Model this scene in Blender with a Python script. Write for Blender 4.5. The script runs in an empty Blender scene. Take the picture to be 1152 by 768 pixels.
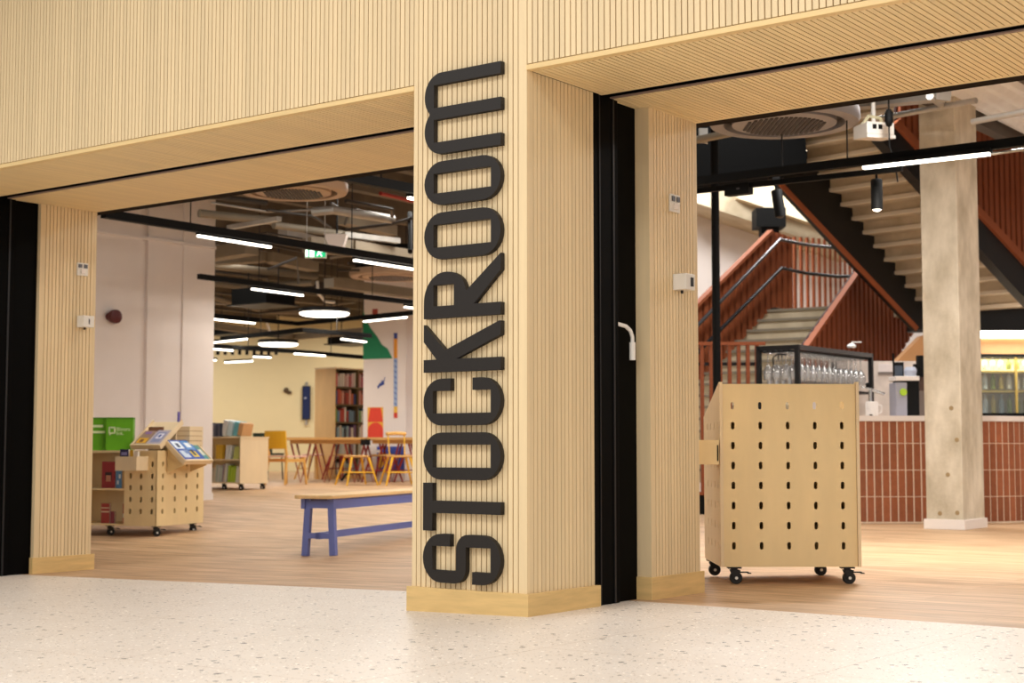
import bpy, math, random
from mathutils import Matrix, Vector
random.seed(7)
PI = math.pi
SC = bpy.context.scene
COL = SC.collection

# ------------------------------------------------------------------ camera geometry
F = 1699.0; TILT = math.radians(4.1); HC = 0.80
CT, ST = math.cos(TILT), math.sin(TILT)
def ray(px, py):
    a = (px - 576) / F; b = (384 - py) / F
    return Vector((a, CT - b * ST, ST + b * CT))
EYE = Vector((0, 0, HC))
def HZ(px, py, z):                       # point of a view ray at height z
    r = ray(px, py); s = (z - HC) / r.z
    return EYE + r * s
def PD(px, py, d):                       # point of a view ray at distance y = d
    r = ray(px, py)
    return EYE + r * (d / r.y)
C0 = HZ(594, 694, 0)
U = Vector((-.8, .6, 0)); V = Vector((.6, .8, 0))
CO = C0 + U * .02 + V * .02              # front corner of the big pillar: origin of the shopfront frame
def frame(origin, ex):                   # z-up frame with x axis along ex
    ex = Vector((ex[0], ex[1], 0)).normalized()
    ey = Vector((-ex.y, ex.x, 0))
    m = Matrix.Identity(4)
    m.col[0][:3] = ex; m.col[1][:3] = ey
    m.translation = Vector(origin)
    return m
FR = frame(CO, (.8, -.6))                # local x = a (towards the right), y = v (into the shop)
FRI = FR.inverted()
def smooth(t):
    t = max(0., min(1., t)); return t * t * (3 - 2 * t)
def gz(x, y):                            # gentle fall of the floor to the left, gentle rise at the back
    r = Vector((x - CO.x, y - CO.y, 0)); u = r.dot(U); v = r.dot(V)
    dip = .0235 * max(0., min(5.9, u)) * (1 - smooth((v - 1.5) / 5))
    rise = .0325 * max(0., min(8., y - 16)) * smooth((.5 - x) / 2)
    return rise - dip
def GP(px, py, h=0.):                    # where a view ray meets the floor (or h above it)
    r = ray(px, py); s = 4.; last = s
    while s < 48:
        p = EYE + r * s
        if p.z - gz(p.x, p.y) - h < 0:
            lo, hi = last, s
            for _ in range(30):
                m = (lo + hi) / 2; p = EYE + r * m
                if p.z - gz(p.x, p.y) - h < 0: hi = m
                else: lo = m
            return EYE + r * hi
        last = s; s += .25
    return EYE + r * 40
def VP(px, py, origin, d):               # meet the vertical plane through origin along d: (s, z)
    n = Vector((-d[1], d[0], 0)); r = ray(px, py)
    s = n.dot(Vector(origin) - EYE) / n.dot(r)
    p = EYE + r * s
    return ((p - Vector(origin)).dot(Vector((d[0], d[1], 0)).normalized()), p.z)
def FACE(px, py, v=0.):                  # on the shopfront plane at depth v: (a, z)
    o = CO + V * v
    s, z = VP(px, py, o, (.8, -.6)); return (s, z)
def SIDE(px, py, a=0.):                  # on a return face at a: (v, z)
    o = CO - U * a
    return VP(px, py, o, (.6, .8))

# ------------------------------------------------------------------ materials
def lin(c):
    if isinstance(c, str):
        c = tuple(int(c[i:i + 2], 16) / 255 for i in (0, 2, 4))
    return tuple(((x / 12.92) if x <= .04045 else ((x + .055) / 1.055) ** 2.4) for x in c)
MATS = {}
def mat(name, c, rough=.5, metal=0., noise=0., nscale=(8, 8, 8), island=0., bump=0., bscale=60., c2=None, emit=0., spec=.4, coat=0.):
    if name in MATS: return MATS[name]
    m = bpy.data.materials.new(name); m.use_nodes = True
    nt = m.node_tree; N = nt.nodes; L = nt.links
    b = N['Principled BSDF']
    col = lin(c)
    b.inputs['Base Color'].default_value = (*col, 1)
    b.inputs['Roughness'].default_value = rough
    b.inputs['Metallic'].default_value = metal
    b.inputs['Specular IOR Level'].default_value = spec
    b.inputs['Coat Weight'].default_value = coat
    src = None
    if noise > 0:
        tc = N.new('ShaderNodeTexCoord'); mp = N.new('ShaderNodeMapping')
        mp.inputs['Scale'].default_value = nscale
        L.new(tc.outputs['Object'], mp.inputs['Vector'])
        nz = N.new('ShaderNodeTexNoise'); nz.inputs['Scale'].default_value = 1
        nz.inputs['Detail'].default_value = 5; nz.inputs['Roughness'].default_value = .6
        L.new(mp.outputs[0], nz.inputs['Vector'])
        cr = N.new('ShaderNodeValToRGB')
        cr.color_ramp.elements[0].position = .3; cr.color_ramp.elements[1].position = .7
        d = lin(c2) if c2 else tuple(x * (1 - noise) for x in col)
        cr.color_ramp.elements[0].color = (*d, 1)
        cr.color_ramp.elements[1].color = (*(col if c2 else tuple(min(1, x * (1 + noise * .5)) for x in col)), 1)
        L.new(nz.outputs['Fac'], cr.inputs['Fac']); src = cr.outputs['Color']
    if island > 0:
        g = N.new('ShaderNodeNewGeometry'); hs = N.new('ShaderNodeHueSaturation')
        mr = N.new('ShaderNodeMapRange'); mr.inputs['To Min'].default_value = 1 - island; mr.inputs['To Max'].default_value = 1 + island * .6
        L.new(g.outputs['Random Per Island'], mr.inputs['Value']); L.new(mr.outputs[0], hs.inputs['Value'])
        if src: L.new(src, hs.inputs['Color'])
        else: hs.inputs['Color'].default_value = (*col, 1)
        src = hs.outputs['Color']
    if src: L.new(src, b.inputs['Base Color'])
    if bump > 0:
        tc = N.new('ShaderNodeTexCoord'); nz = N.new('ShaderNodeTexNoise'); nz.inputs['Scale'].default_value = bscale
        L.new(tc.outputs['Object'], nz.inputs['Vector'])
        bp = N.new('ShaderNodeBump'); bp.inputs['Strength'].default_value = bump; bp.inputs['Distance'].default_value = .01
        L.new(nz.outputs['Fac'], bp.inputs['Height']); L.new(bp.outputs[0], b.inputs['Normal'])
    if emit > 0:
        b.inputs['Emission Color'].default_value = (*col, 1); b.inputs['Emission Strength'].default_value = emit
    MATS[name] = m
    return m

OAK = mat('oak_slats', 'E9D1A6', .5, noise=.06, nscale=(25, 25, 1.2), island=.07)
OAKH = mat('oak_soffit_slats', 'F2DAA8', .5, noise=.05, nscale=(30, 1.5, 30), island=.05)
OAKP = mat('oak_board', 'E0BE80', .5, noise=.16, nscale=(3, 3, 30))
OAKD = mat('black_felt_backing', '1A110A', .9, spec=.1)
PLY = mat('birch_ply', 'ECD29E', .45, noise=.06, nscale=(6, 6, 1.2))
PLYE = mat('ply_edge', 'C49A5C', .6, noise=.12, nscale=(2, 2, 90))
PLYL = mat('pale_ply', 'EAD3AC', .5, noise=.06, nscale=(5, 5, 1.5))
BLACK = mat('black_paint', '080808', .65, spec=.2)
BLACKM = mat('black_door_metal', '030303', .6, spec=.06)
SIGN = mat('sign_black', '1F1A17', .55, noise=.12, nscale=(60, 60, 60))
WHITE = mat('white_paint', 'EFE6DF', .6)
WHITEP = mat('white_plastic', 'E8E4DC', .4)
PINKW = mat('pale_plaster', 'F1E8E3', .7, noise=.03, nscale=(2, 2, 2))
CREAM = mat('cream_plaster', 'F0E0B2', .7, noise=.04, nscale=(1, 1, 1))
CONC = mat('concrete', 'EAE0CC', .8, noise=1, nscale=(3.2, 3.2, 1.6), c2='B2A68E', bump=.25, bscale=30)
CONCS = mat('concrete_stair', 'D3C5AB', .8, noise=1, nscale=(3, 3, 3), c2='B8A88C', bump=.2, bscale=20)
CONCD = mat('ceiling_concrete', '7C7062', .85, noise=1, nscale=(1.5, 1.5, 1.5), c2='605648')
STEEL = mat('black_steel', '1C1C1E', .45, metal=.2)
RAIL = mat('grey_rail', '5A585A', .35, metal=.6)
RUST = mat('red_oxide_metal', '9A5434', .6, spec=.25, noise=.1, nscale=(20, 20, 3))
RUSTL = mat('red_oxide_cap', 'A35C3C', .7, spec=.2)
RUSTD = mat('red_oxide_backing', '34130A', .8)
TILE = mat('terracotta_tile', 'A05E3E', .35, island=.22, noise=.15, nscale=(15, 15, 15))
GROUT = mat('pale_grout', 'EAD8C0', .9)
DECK = mat('deck_steel', 'F2F5FA', .4, metal=0., noise=.08, nscale=(6, 6, 6))
GALV = mat('galvanised', 'B9B4AC', .4, metal=.6, noise=.15, nscale=(6, 6, 6))
DUCT = mat('beige_duct', '8F8370', .6, noise=.1, nscale=(3, 3, 3))
PIPED = mat('dark_pipe', '3B342E', .5)
PIPER = mat('red_pipe', '9B3227', .45)
CASS = mat('cassette_grey', '8F8B8C', .5)
CASSD = mat('cassette_dark', '3A3433', .6)
LAMP = mat('lamp_glow', 'FFF6E6', .5, emit=7)
LAMPD = mat('disc_glow', 'FFF4E2', .5, emit=5)
BLUEP = mat('blue_paint', '6672B4', .45)
REDP = mat('red_tube', '8E2A22', .4)
YELP = mat('yellow_paint', 'E2AE2C', .45)
WOODT = mat('table_oak', 'C99A5B', .5, noise=.12, nscale=(2, 20, 20))
WOODC = mat('chair_oak', 'E0AC5C', .5, noise=.1, nscale=(8, 8, 2))
WOODB = mat('bench_oak', 'E3C08A', .5, noise=.1, nscale=(3, 25, 25))
RUBBER = mat('caster_black', '121212', .5)
CHROME = mat('chrome', 'D0D0D0', .2, metal=1)
PAPER = mat('paper', 'F3EEE2', .8)
CLEAR = mat('clear_white', 'F4F2EE', .35)

def terrazzo():
    m = bpy.data.materials.new('terrazzo'); m.use_nodes = True; MATS['terrazzo'] = m
    nt = m.node_tree; N = nt.nodes; L = nt.links; b = N['Principled BSDF']
    tc = N.new('ShaderNodeTexCoord')
    base = None
    def chips(scale, size, c, prev, rnd):
        mp = N.new('ShaderNodeMapping'); mp.inputs['Rotation'].default_value = (0, 0, rnd); mp.inputs['Scale'].default_value = (1, 1, .02)
        L.new(tc.outputs['Object'], mp.inputs['Vector'])
        v = N.new('ShaderNodeTexVoronoi'); v.inputs['Scale'].default_value = scale
        L.new(mp.outputs[0], v.inputs['Vector'])
        nz = N.new('ShaderNodeTexNoise'); nz.inputs['Scale'].default_value = scale * 2.2; L.new(mp.outputs[0], nz.inputs['Vector'])
        ad = N.new('ShaderNodeMath'); ad.operation = 'MULTIPLY_ADD'; ad.inputs[1].default_value = .35; L.new(nz.outputs['Fac'], ad.inputs[0]); L.new(v.outputs['Distance'], ad.inputs[2])
        sep = N.new('ShaderNodeSeparateColor'); L.new(v.outputs['Color'], sep.inputs[0])
        th = N.new('ShaderNodeMath'); th.operation = 'MULTIPLY_ADD'; th.inputs[1].default_value = size * .8; th.inputs[2].default_value = size * .4 + .165
        L.new(sep.outputs[0], th.inputs[0])
        lt = N.new('ShaderNodeMath'); lt.operation = 'LESS_THAN'; L.new(ad.outputs[0], lt.inputs[0]); L.new(th.outputs[0], lt.inputs[1])
        on = N.new('ShaderNodeMath'); on.operation = 'GREATER_THAN'; on.inputs[1].default_value = .45; L.new(sep.outputs[1], on.inputs[0])
        fa = N.new('ShaderNodeMath'); fa.operation = 'MULTIPLY'; L.new(lt.outputs[0], fa.inputs[0]); L.new(on.outputs[0], fa.inputs[1])
        mx = N.new('ShaderNodeMix'); mx.data_type = 'RGBA'
        L.new(fa.outputs[0], mx.inputs['Factor']); L.new(prev, mx.inputs['A'])
        hs = N.new('ShaderNodeHueSaturation'); hs.inputs['Color'].default_value = (*lin(c), 1)
        mr = N.new('ShaderNodeMapRange'); mr.inputs['To Min'].default_value = .6; mr.inputs['To Max'].default_value = 1.3
        L.new(sep.outputs[2], mr.inputs['Value']); L.new(mr.outputs[0], hs.inputs['Value'])
        L.new(hs.outputs[0], mx.inputs['B'])
        return mx.outputs['Result']
    nz = N.new('ShaderNodeTexNoise'); nz.inputs['Scale'].default_value = 3; L.new(tc.outputs['Object'], nz.inputs['Vector'])
    cr = N.new('ShaderNodeValToRGB'); cr.color_ramp.elements[0].color = (*lin('DDD1C4'), 1); cr.color_ramp.elements[1].color = (*lin('E7DDD2'), 1)
    L.new(nz.outputs['Fac'], cr.inputs['Fac'])
    o = chips(75, .30, 'CDBBA6', cr.outputs[0], .4)
    o = chips(50, .30, 'F3ECE2', o, 1.4)
    o = chips(34, .20, 'A8998A', o, .9)
    o = chips(17, .20, '6E6258', o, 2.1)
    # fine joints of the large slabs
    sx = N.new('ShaderNodeSeparateXYZ'); L.new(tc.outputs['Object'], sx.inputs[0])
    def joint(out, off, per):
        a = N.new('ShaderNodeMath'); a.operation = 'SUBTRACT'; a.inputs[1].default_value = off; L.new(out, a.inputs[0])
        p = N.new('ShaderNodeMath'); p.operation = 'PINGPONG'; p.inputs[1].default_value = per / 2; L.new(a.outputs[0], p.inputs[0])
        l = N.new('ShaderNodeMath'); l.operation = 'LESS_THAN'; l.inputs[1].default_value = .0022; L.new(p.outputs[0], l.inputs[0])
        return l.outputs[0]
    q1 = FRI @ HZ(418, 706, -.03); q2 = FRI @ HZ(418, 717, -.03)
    j1 = joint(sx.outputs[0], q1.x, 1.2); j2 = joint(sx.outputs[1], q2.y, 1.2)
    mxm = N.new('ShaderNodeMath'); mxm.operation = 'MAXIMUM'; L.new(j1, mxm.inputs[0]); L.new(j2, mxm.inputs[1])
    mx = N.new('ShaderNodeMix'); mx.data_type = 'RGBA'; L.new(mxm.outputs[0], mx.inputs['Factor']); L.new(o, mx.inputs['A']); mx.inputs['B'].default_value = (*lin('C2AF9C'), 1)
    L.new(mx.outputs['Result'], b.inputs['Base Color'])
    b.inputs['Roughness'].default_value = .42
    return m
def woodfloor():
    m = bpy.data.materials.new('oak_floor'); m.use_nodes = True; MATS['oak_floor'] = m
    nt = m.node_tree; N = nt.nodes; L = nt.links; b = N['Principled BSDF']
    tc = N.new('ShaderNodeTexCoord')
    br = N.new('ShaderNodeTexBrick'); br.inputs['Scale'].default_value = 1
    br.inputs['Brick Width'].default_value = 1.2; br.inputs['Row Height'].default_value = .18; br.inputs['Mortar Size'].default_value = .0015
    br.inputs['Color1'].default_value = (*lin('D3B08A'), 1); br.inputs['Color2'].default_value = (*lin('C39E77'), 1); br.inputs['Mortar'].default_value = (*lin('AA8763'), 1)
    L.new(tc.outputs['Object'], br.inputs['Vector'])
    mp = N.new('ShaderNodeMapping'); mp.inputs['Scale'].default_value = (1.1, 9, 1); L.new(tc.outputs['Object'], mp.inputs['Vector'])
    nz = N.new('ShaderNodeTexNoise'); nz.inputs['Scale'].default_value = 1.6; nz.inputs['Detail'].default_value = 6; L.new(mp.outputs[0], nz.inputs['Vector'])
    cr = N.new('ShaderNodeValToRGB'); cr.color_ramp.elements[0].color = (.66, .62, .58, 1); cr.color_ramp.elements[1].color = (1.12, 1.1, 1.08, 1)
    cr.color_ramp.elements[0].position = .32; cr.color_ramp.elements[1].position = .68
    L.new(nz.outputs['Fac'], cr.inputs['Fac'])
    mx = N.new('ShaderNodeMix'); mx.data_type = 'RGBA'; mx.blend_type = 'MULTIPLY'; mx.inputs['Factor'].default_value = 1
    L.new(br.outputs['Color'], mx.inputs['A']); L.new(cr.outputs[0], mx.inputs['B'])
    L.new(mx.outputs['Result'], b.inputs['Base Color']); b.inputs['Roughness'].default_value = .5; b.inputs['Specular IOR Level'].default_value = .4
    return m
TERR = terrazzo(); WFLOOR = woodfloor()
def glassmat(name, tint, mixf, white_sheen=0.):
    m = bpy.data.materials.new(name); m.use_nodes = True; nt = m.node_tree; N = nt.nodes; L = nt.links
    N.remove(N['Principled BSDF'])
    t = N.new('ShaderNodeBsdfTransparent'); t.inputs[0].default_value = (*tint, 1)
    g = N.new('ShaderNodeBsdfGlossy'); g.inputs['Roughness'].default_value = .08
    mx = N.new('ShaderNodeMixShader'); lw = N.new('ShaderNodeLayerWeight'); lw.inputs[0].default_value = .35
    ma = N.new('ShaderNodeMath'); ma.operation = 'MULTIPLY_ADD'; ma.inputs[1].default_value = .75; ma.inputs[2].default_value = mixf
    L.new(lw.outputs['Facing'], ma.inputs[0]); L.new(ma.outputs[0], mx.inputs[0])
    df = N.new('ShaderNodeBsdfDiffuse'); df.inputs[0].default_value = (.95, .95, .95, 1); m2 = N.new('ShaderNodeMixShader'); m2.inputs[0].default_value = white_sheen  # white diffuse mixed in, standing for reflections in the glass
    L.new(t.outputs[0], m2.inputs[1]); L.new(df.outputs[0], m2.inputs[2])
    L.new(m2.outputs[0], mx.inputs[1]); L.new(g.outputs[0], mx.inputs[2]); L.new(mx.outputs[0], N['Material Output'].inputs[0])
    MATS[name] = m; return m
GLASS = glassmat('drinking_glass', (.95, .95, .95), .14, .2)
PANE = glassmat('pane_glass', (.93, .95, .92), .05)
_cm = {}
def cmat(hexc, rough=.55):
    if hexc not in _cm: _cm[hexc] = mat('colour_' + hexc, hexc, rough, noise=.05, nscale=(20, 20, 20))
    return _cm[hexc]

# ------------------------------------------------------------------ mesh builder
class MB:
    def __init__(s): s.v = []; s.f = []; s.M = None
    def add(s, vs, fs):
        o = len(s.v)
        for p in vs:
            p = Vector(p)
            s.v.append(s.M @ p if s.M else p)
        s.f += [tuple(i + o for i in q) for q in fs]; return s
    def hexa(s, p):                      # 0-3 bottom loop, 4-7 top loop
        return s.add(p, [(3, 2, 1, 0), (4, 5, 6, 7), (0, 1, 5, 4), (1, 2, 6, 5), (2, 3, 7, 6), (3, 0, 4, 7)])
    def box(s, x0, x1, y0, y1, z0, z1):
        return s.hexa([(x0, y0, z0), (x1, y0, z0), (x1, y1, z0), (x0, y1, z0), (x0, y0, z1), (x1, y0, z1), (x1, y1, z1), (x0, y1, z1)])
    def bar(s, a, b, w, h, up=(0, 0, 1)):   # rectangular bar from a to b
        a, b = Vector(a), Vector(b); d = (b - a).normalized(); x = d.cross(Vector(up))
        if x.length < 1e-4: x = Vector((1, 0, 0))
        x.normalize(); y = x.cross(d)
        x *= w / 2; y *= h / 2
        return s.hexa([a - x - y, a + x - y, a + x + y, a - x + y, b - x - y, b + x - y, b + x + y, b - x + y])
    def poly(s, pts, off):               # planar polygon swept by vector off
        off = Vector(off); n = len(pts); p = [Vector(q) for q in pts]
        s.add(p + [q + off for q in p], [tuple(range(n))[::-1], tuple(range(n, 2 * n))] + [(i, (i + 1) % n, n + (i + 1) % n, n + i) for i in range(n)])
        return s
    def tube(s, pts, r, n=10, caps=True):
        pts = [Vector(p) for p in pts]; rs = r if isinstance(r, (list, tuple)) else [r] * len(pts)
        rings = []; ref = None
        for i, p in enumerate(pts):
            t = ((pts[min(i + 1, len(pts) - 1)] - p).normalized() + (p - pts[max(i - 1, 0)]).normalized())
            t.normalize()
            if ref is None:
                ref = Vector((0, 0, 1)) if abs(t.z) < .9 else Vector((1, 0, 0))
            x = ref - t * ref.dot(t); x.normalize(); ref = x; y = t.cross(x)
            rings.append([p + x * math.cos(2 * PI * k / n) * rs[i] + y * math.sin(2 * PI * k / n) * rs[i] for k in range(n)])
        vs = [q for R in rings for q in R]; fs = []
        for i in range(len(pts) - 1):
            for k in range(n):
                fs.append((i * n + k, i * n + (k + 1) % n, (i + 1) * n + (k + 1) % n, (i + 1) * n + k))
        if caps: fs += [tuple(range(n))[::-1], tuple(range((len(pts) - 1) * n, len(pts) * n))]
        return s.add(vs, fs)
    def lathe(s, prof, c=(0, 0, 0), n=20, axis='z', closed=False):
        vs = []; fs = []; c = Vector(c)
        for r, h in prof:
            for k in range(n):
                a = 2 * PI * k / n; q = (r * math.cos(a), r * math.sin(a), h)
                if axis == 'x': q = (h, q[0], q[1])
                if axis == 'y': q = (q[0], h, q[1])
                vs.append(c + Vector(q))
        m = len(prof)
        for i in range(m if closed else m - 1):
            j = (i + 1) % m
            for k in range(n): fs.append((i * n + k, i * n + (k + 1) % n, j * n + (k + 1) % n, j * n + k))
        if not closed: fs += [tuple(range(n))[::-1], tuple(range((m - 1) * n, m * n))]
        return s.add(vs, fs)
    def build(s, name, m, parent=None, world=None, smooth=False, bevel=0.):
        me = bpy.data.meshes.new(name); me.from_pydata([tuple(p) for p in s.v], [], s.f); me.update()
        import bmesh
        bm = bmesh.new(); bm.from_mesh(me); bmesh.ops.recalc_face_normals(bm, faces=bm.faces); bm.to_mesh(me); bm.free()
        me.materials.append(m)
        if smooth:
            for p in me.polygons: p.use_smooth = True
            try: me.set_sharp_from_angle(angle=math.radians(40))
            except Exception: pass
        o = bpy.data.objects.new(name, me); COL.objects.link(o)
        if parent is not None: o.parent = parent
        elif world is not None: o.matrix_world = world
        if bevel > 0:
            b = o.modifiers.new('edge', 'BEVEL'); b.width = bevel; b.segments = 2; b.limit_method = 'ANGLE'; b.angle_limit = math.radians(40)
        return o
def tag(o, label, cat, group=None):
    o['label'] = label; o['category'] = cat
    if group: o['group'] = group
    return o
def struct(o): o['kind'] = 'structure'; return o
def thing(name, label, cat, world, group=None):
    o = bpy.data.objects.new(name, None); COL.objects.link(o); o.empty_display_size = .1
    o.matrix_world = world; return tag(o, label, cat, group)
def dup(root, world, label=None, group=None):
    r = root.copy(); COL.objects.link(r); r.matrix_world = world
    if label: r['label'] = label
    if group: r['group'] = group
    for ch in list(root.children):
        c = ch.copy(); COL.objects.link(c); c.parent = r
        for g in list(ch.children):
            d = g.copy(); COL.objects.link(d); d.parent = c
    return r
def T(x, y, z): return Matrix.Translation((x, y, z))
def on_floor(p): return Vector((p.x, p.y, gz(p.x, p.y)))

def holed(mb, x0, x1, z0, z1, y0, y1, xs, zs, hw, hh):
    """panel in the xz plane, thickness y0..y1, with upright rounded slots at xs x zs"""
    bx = [x0] + [(a + b) / 2 for a, b in zip(xs, xs[1:])] + [x1]
    bz = [z0] + [(a + b) / 2 for a, b in zip(zs, zs[1:])] + [z1]
    K = 16
    for i, cx in enumerate(xs):
        for j, cz in enumerate(zs):
            inner = []; outer = []
            for k in range(K):
                a = 2 * PI * (k + .0) / K
                ca, sa = math.cos(a), math.sin(a)
                off = (hh - hw) * (1 if sa > 1e-6 else -1 if sa < -1e-6 else 0)
                inner.append((cx + hw * ca, cz + off + hw * sa))
                X0, X1, Z0, Z1 = bx[i] - cx, bx[i + 1] - cx, bz[j] - cz, bz[j + 1] - cz
                if k % 2 == 0 and k % 4 == 2:
                    outer.append((cx + (X1 if ca > 0 else X0), cz + (Z1 if sa > 0 else Z0)))
                else:
                    t = 1e9
                    if ca > 1e-6: t = min(t, X1 / ca)
                    if ca < -1e-6: t = min(t, X0 / ca)
                    if sa > 1e-6: t = min(t, Z1 / sa)
                    if sa < -1e-6: t = min(t, Z0 / sa)
                    q = k % 4
                    ax = [0, 4, 8, 12]
                    near = min(ax, key=lambda m_: min((k - m_) % 16, (m_ - k) % 16))
                    if near == 0: p = (X1, max(Z0, min(Z1, X1 * sa / max(ca, .2))))
                    elif near == 8: p = (X0, max(Z0, min(Z1, X0 * sa / min(ca, -.2))))
                    elif near == 4: p = (max(X0, min(X1, Z1 * ca / max(sa, .2))), Z1)
                    else: p = (max(X0, min(X1, Z0 * ca / min(sa, -.2))), Z0)
                    outer.append((cx + p[0], cz + p[1]))
            vs = []
            for y in (y0, y1):
                vs += [(p[0], y, p[1]) for p in inner] + [(p[0], y, p[1]) for p in outer]
            fs = []
            for k in range(K):
                n = (k + 1) % K
                fs.append((k, n, K + n, K + k))
                fs.append((2 * K + k, 3 * K + k, 3 * K + n, 2 * K + n))
                fs.append((k, 2 * K + k, 2 * K + n, n))
                if (i == 0 or i == len(xs) - 1 or j == 0 or j == len(zs) - 1):
                    A, B = outer[k], outer[n]
                    e = 1e-5
                    if (abs(A[0] - x0) < e and abs(B[0] - x0) < e) or (abs(A[0] - x1) < e and abs(B[0] - x1) < e) or (abs(A[1] - z0) < e and abs(B[1] - z0) < e) or (abs(A[1] - z1) < e and abs(B[1] - z1) < e):
                        fs.append((K + k, K + n, 3 * K + n, 3 * K + k))
            mb.add(vs, fs)
    return mb

# ================================================================== the setting
def floor_mesh(name, a0, a1, v0, v1, step, m):
    mb = MB(); na = int((a1 - a0) / step); nv = max(1, int((v1 - v0) / step))
    vs = []; fs = []
    for j in range(nv + 1):
        for i in range(na + 1):
            a = a0 + (a1 - a0) * i / na; v = v0 + (v1 - v0) * j / nv
            w = FR @ Vector((a, v, 0)); vs.append((a, v, gz(w.x, w.y)))
    for j in range(nv):
        for i in range(na):
            k = j * (na + 1) + i; fs.append((k, k + 1, k + na + 2, k + na + 1))
    mb.add(vs, fs)
    o = mb.build(name, m, world=FR, smooth=True); return struct(o)
floor_mesh('floor_terrazzo', -12, 8, -11, .95, .5, TERR)
floor_mesh('floor_wood', -33, 15, .95, 36.95, .5, WFLOOR)

HDR = 2.67; TOPZ = 4.4; AL = -7.4; AR = 4.6; SP = .0325; GV = .0064
VS, VI0, VI = .665, .785, 1.57           # front soffit end, rear soffit start, rear soffit end
JL, JR = -5.36, .055
PW = .73                                  # pillar width
mb = MB()
def vslats(mb, a0, a1, z0, z1, y0=0., th=.0219):
    n = max(1, round((a1 - a0) / SP)); w = (a1 - a0) / n
    for i in range(n):
        mb.box(a0 + i * w + GV / 2, a0 + (i + 1) * w - GV / 2, y0, y0 + th, z0, z1)
def sslats(mb, a, v0, v1, z0, z1, sgn, th=.0219):      # on a return face, visible side facing sgn
    n = max(1, round((v1 - v0) / SP)); w = (v1 - v0) / n
    for i in range(n):
        x = sorted((a, a - sgn * th)); mb.box(x[0], x[1], v0 + i * w + GV / 2, v0 + (i + 1) * w - GV / 2, z0, z1)
zt = HDR + .031
vslats(mb, AL, -PW - .002, zt, TOPZ); vslats(mb, .002, AR, zt, TOPZ)
struct(mb.build('wall_facade_slats', OAK, world=FR))
mb = MB()
mb.box(-PW, -PW + .026, 0, .022, .09, TOPZ); vslats(mb, -PW + .028, -.052, .09, TOPZ); mb.box(-.05, 0, 0, .022, .09, TOPZ)
sslats(mb, 0, .055, VS - .075, .09, HDR, 1); mb.box(-.022, 0, .0221, .053, .09, HDR)
sslats(mb, -PW, .024, VS - .075, .09, HDR, -1)
struct(mb.build('wall_pillar_slats', OAK, world=FR))
mb = MB(); vslats(mb, AL, JL - .002, -.06, zt); sslats(mb, JL, .024, VS - .075, -.06, HDR, 1)
struct(mb.build('wall_end_pier_slats', OAK, world=FR))
mb = MB(); mb.box(AL, JL - .022, .022, VS - .075, -.3, HDR); struct(mb.build('wall_end_pier', OAKD, world=FR))
mb = MB(); mb.box(AL, JL + .02, -.02, VS - .076, -.3, -.015); struct(mb.build('baseboard_end_pier', OAKP, world=FR))
mb = MB()
mb.box(AL, AR, .022, .06, HDR + .027, TOPZ); mb.box(-PW + .022, -.022, .022, VS - .07, -.2, TOPZ)
mb.box(AL, AR, VI - .02, VI + .12, HDR + .002, 6.8); mb.box(AL, AR, .06, VI, TOPZ - .05, TOPZ)
struct(mb.build('wall_facade_backing', OAKD, world=FR))
mb = MB(); mb.box(AL, -PW, -.004, .045, HDR, HDR + .026); mb.box(0, AR, -.004, .045, HDR, HDR + .026)
struct(mb.build('trim_header_edge', mat('oak_edge_strip', 'EBCD94', .5, noise=.08, nscale=(2, 40, 40)), world=FR, bevel=.002))
def soffit(a0, a1, v0, v1, name):
    mb = MB(); n = round((a1 - a0) / SP); w = (a1 - a0) / n
    for i in range(n): mb.box(a0 + i * w + GV / 2, a0 + (i + 1) * w - GV / 2, v0, v1, HDR, HDR + .018)
    bk = MB(); bk.box(a0, a1, v0, v1 - .021, HDR + .0181, HDR + .05)
    mb.box(a0, a1, v1 - .02, v1 + .004, HDR - .001, HDR + .05)
    struct(mb.build(name, OAKH, world=FR)); struct(bk.build(name + '_backing', OAKD, world=FR))
soffit(AL, -PW, .046, VS - .004, 'ceiling_soffit_front_left'); soffit(.002, AR, .046, VS - .004, 'ceiling_soffit_front_right')
soffit(AL, -PW, VI0, VI - .004, 'ceiling_soffit_rear_left'); soffit(-PW, AR, VI0, VI - .004, 'ceiling_soffit_rear_right')
mb = MB(); mb.box(AL, AR, VS, VI0, HDR + .07, HDR + .2); mb.box(AL, AR, VS + .03, VS + .05, HDR + .01, HDR + .08); struct(mb.build('trim_door_track', BLACK, world=FR))
mb = MB(); mb.box(AL, AR, VI0 - .03, VI0 - .006, HDR + .001, HDR + .008); struct(mb.build('trim_track_channel', mat('brown_channel', '8C766C', .5), world=FR)); mb = MB(); mb.box(AL, AR, VI0 - .02, VI0 - .006, HDR + .0081, HDR + .09); struct(mb.build('trim_track_liner', BLACKM, world=FR))
# jambs
def jamb(name, side, aface, aback):
    mb = MB(); s = 1
    sslats(mb, aface, 1.10, VI - .02, .09 - (.11 if aface < -1 else 0), HDR, 1)
    z0 = .09 - (.11 if aface < -1 else 0)
    bk = MB(); bk.box(min(aface - .05, aback), aface - .022, 1.098, VI - .023, -.25, HDR); struct(bk.build('wall_jamb_%s_backing' % name, OAKD, world=FR))
    mb.box(aback, aface - .05, VI - .022, VI - .002, -.25, HDR)
    mb.box(aback, aface - .15, 1.05, 1.097, -.25, HDR)
    mb.box(aface - .15, aface, 1.05, 1.097, z0, HDR); mb.box(aface - .05, aface, VI - .022, VI, z0, HDR)
    struct(mb.build('wall_jamb_' + name, OAK, world=FR))
    mb = MB(); mb.box(aback, aface + .012, 1.035, VI + .03, -.25, z0 + (.014 if aface < -1 else .03))
    struct(mb.build('baseboard_jamb_' + name, OAKP, world=FR, bevel=.002))
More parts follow.
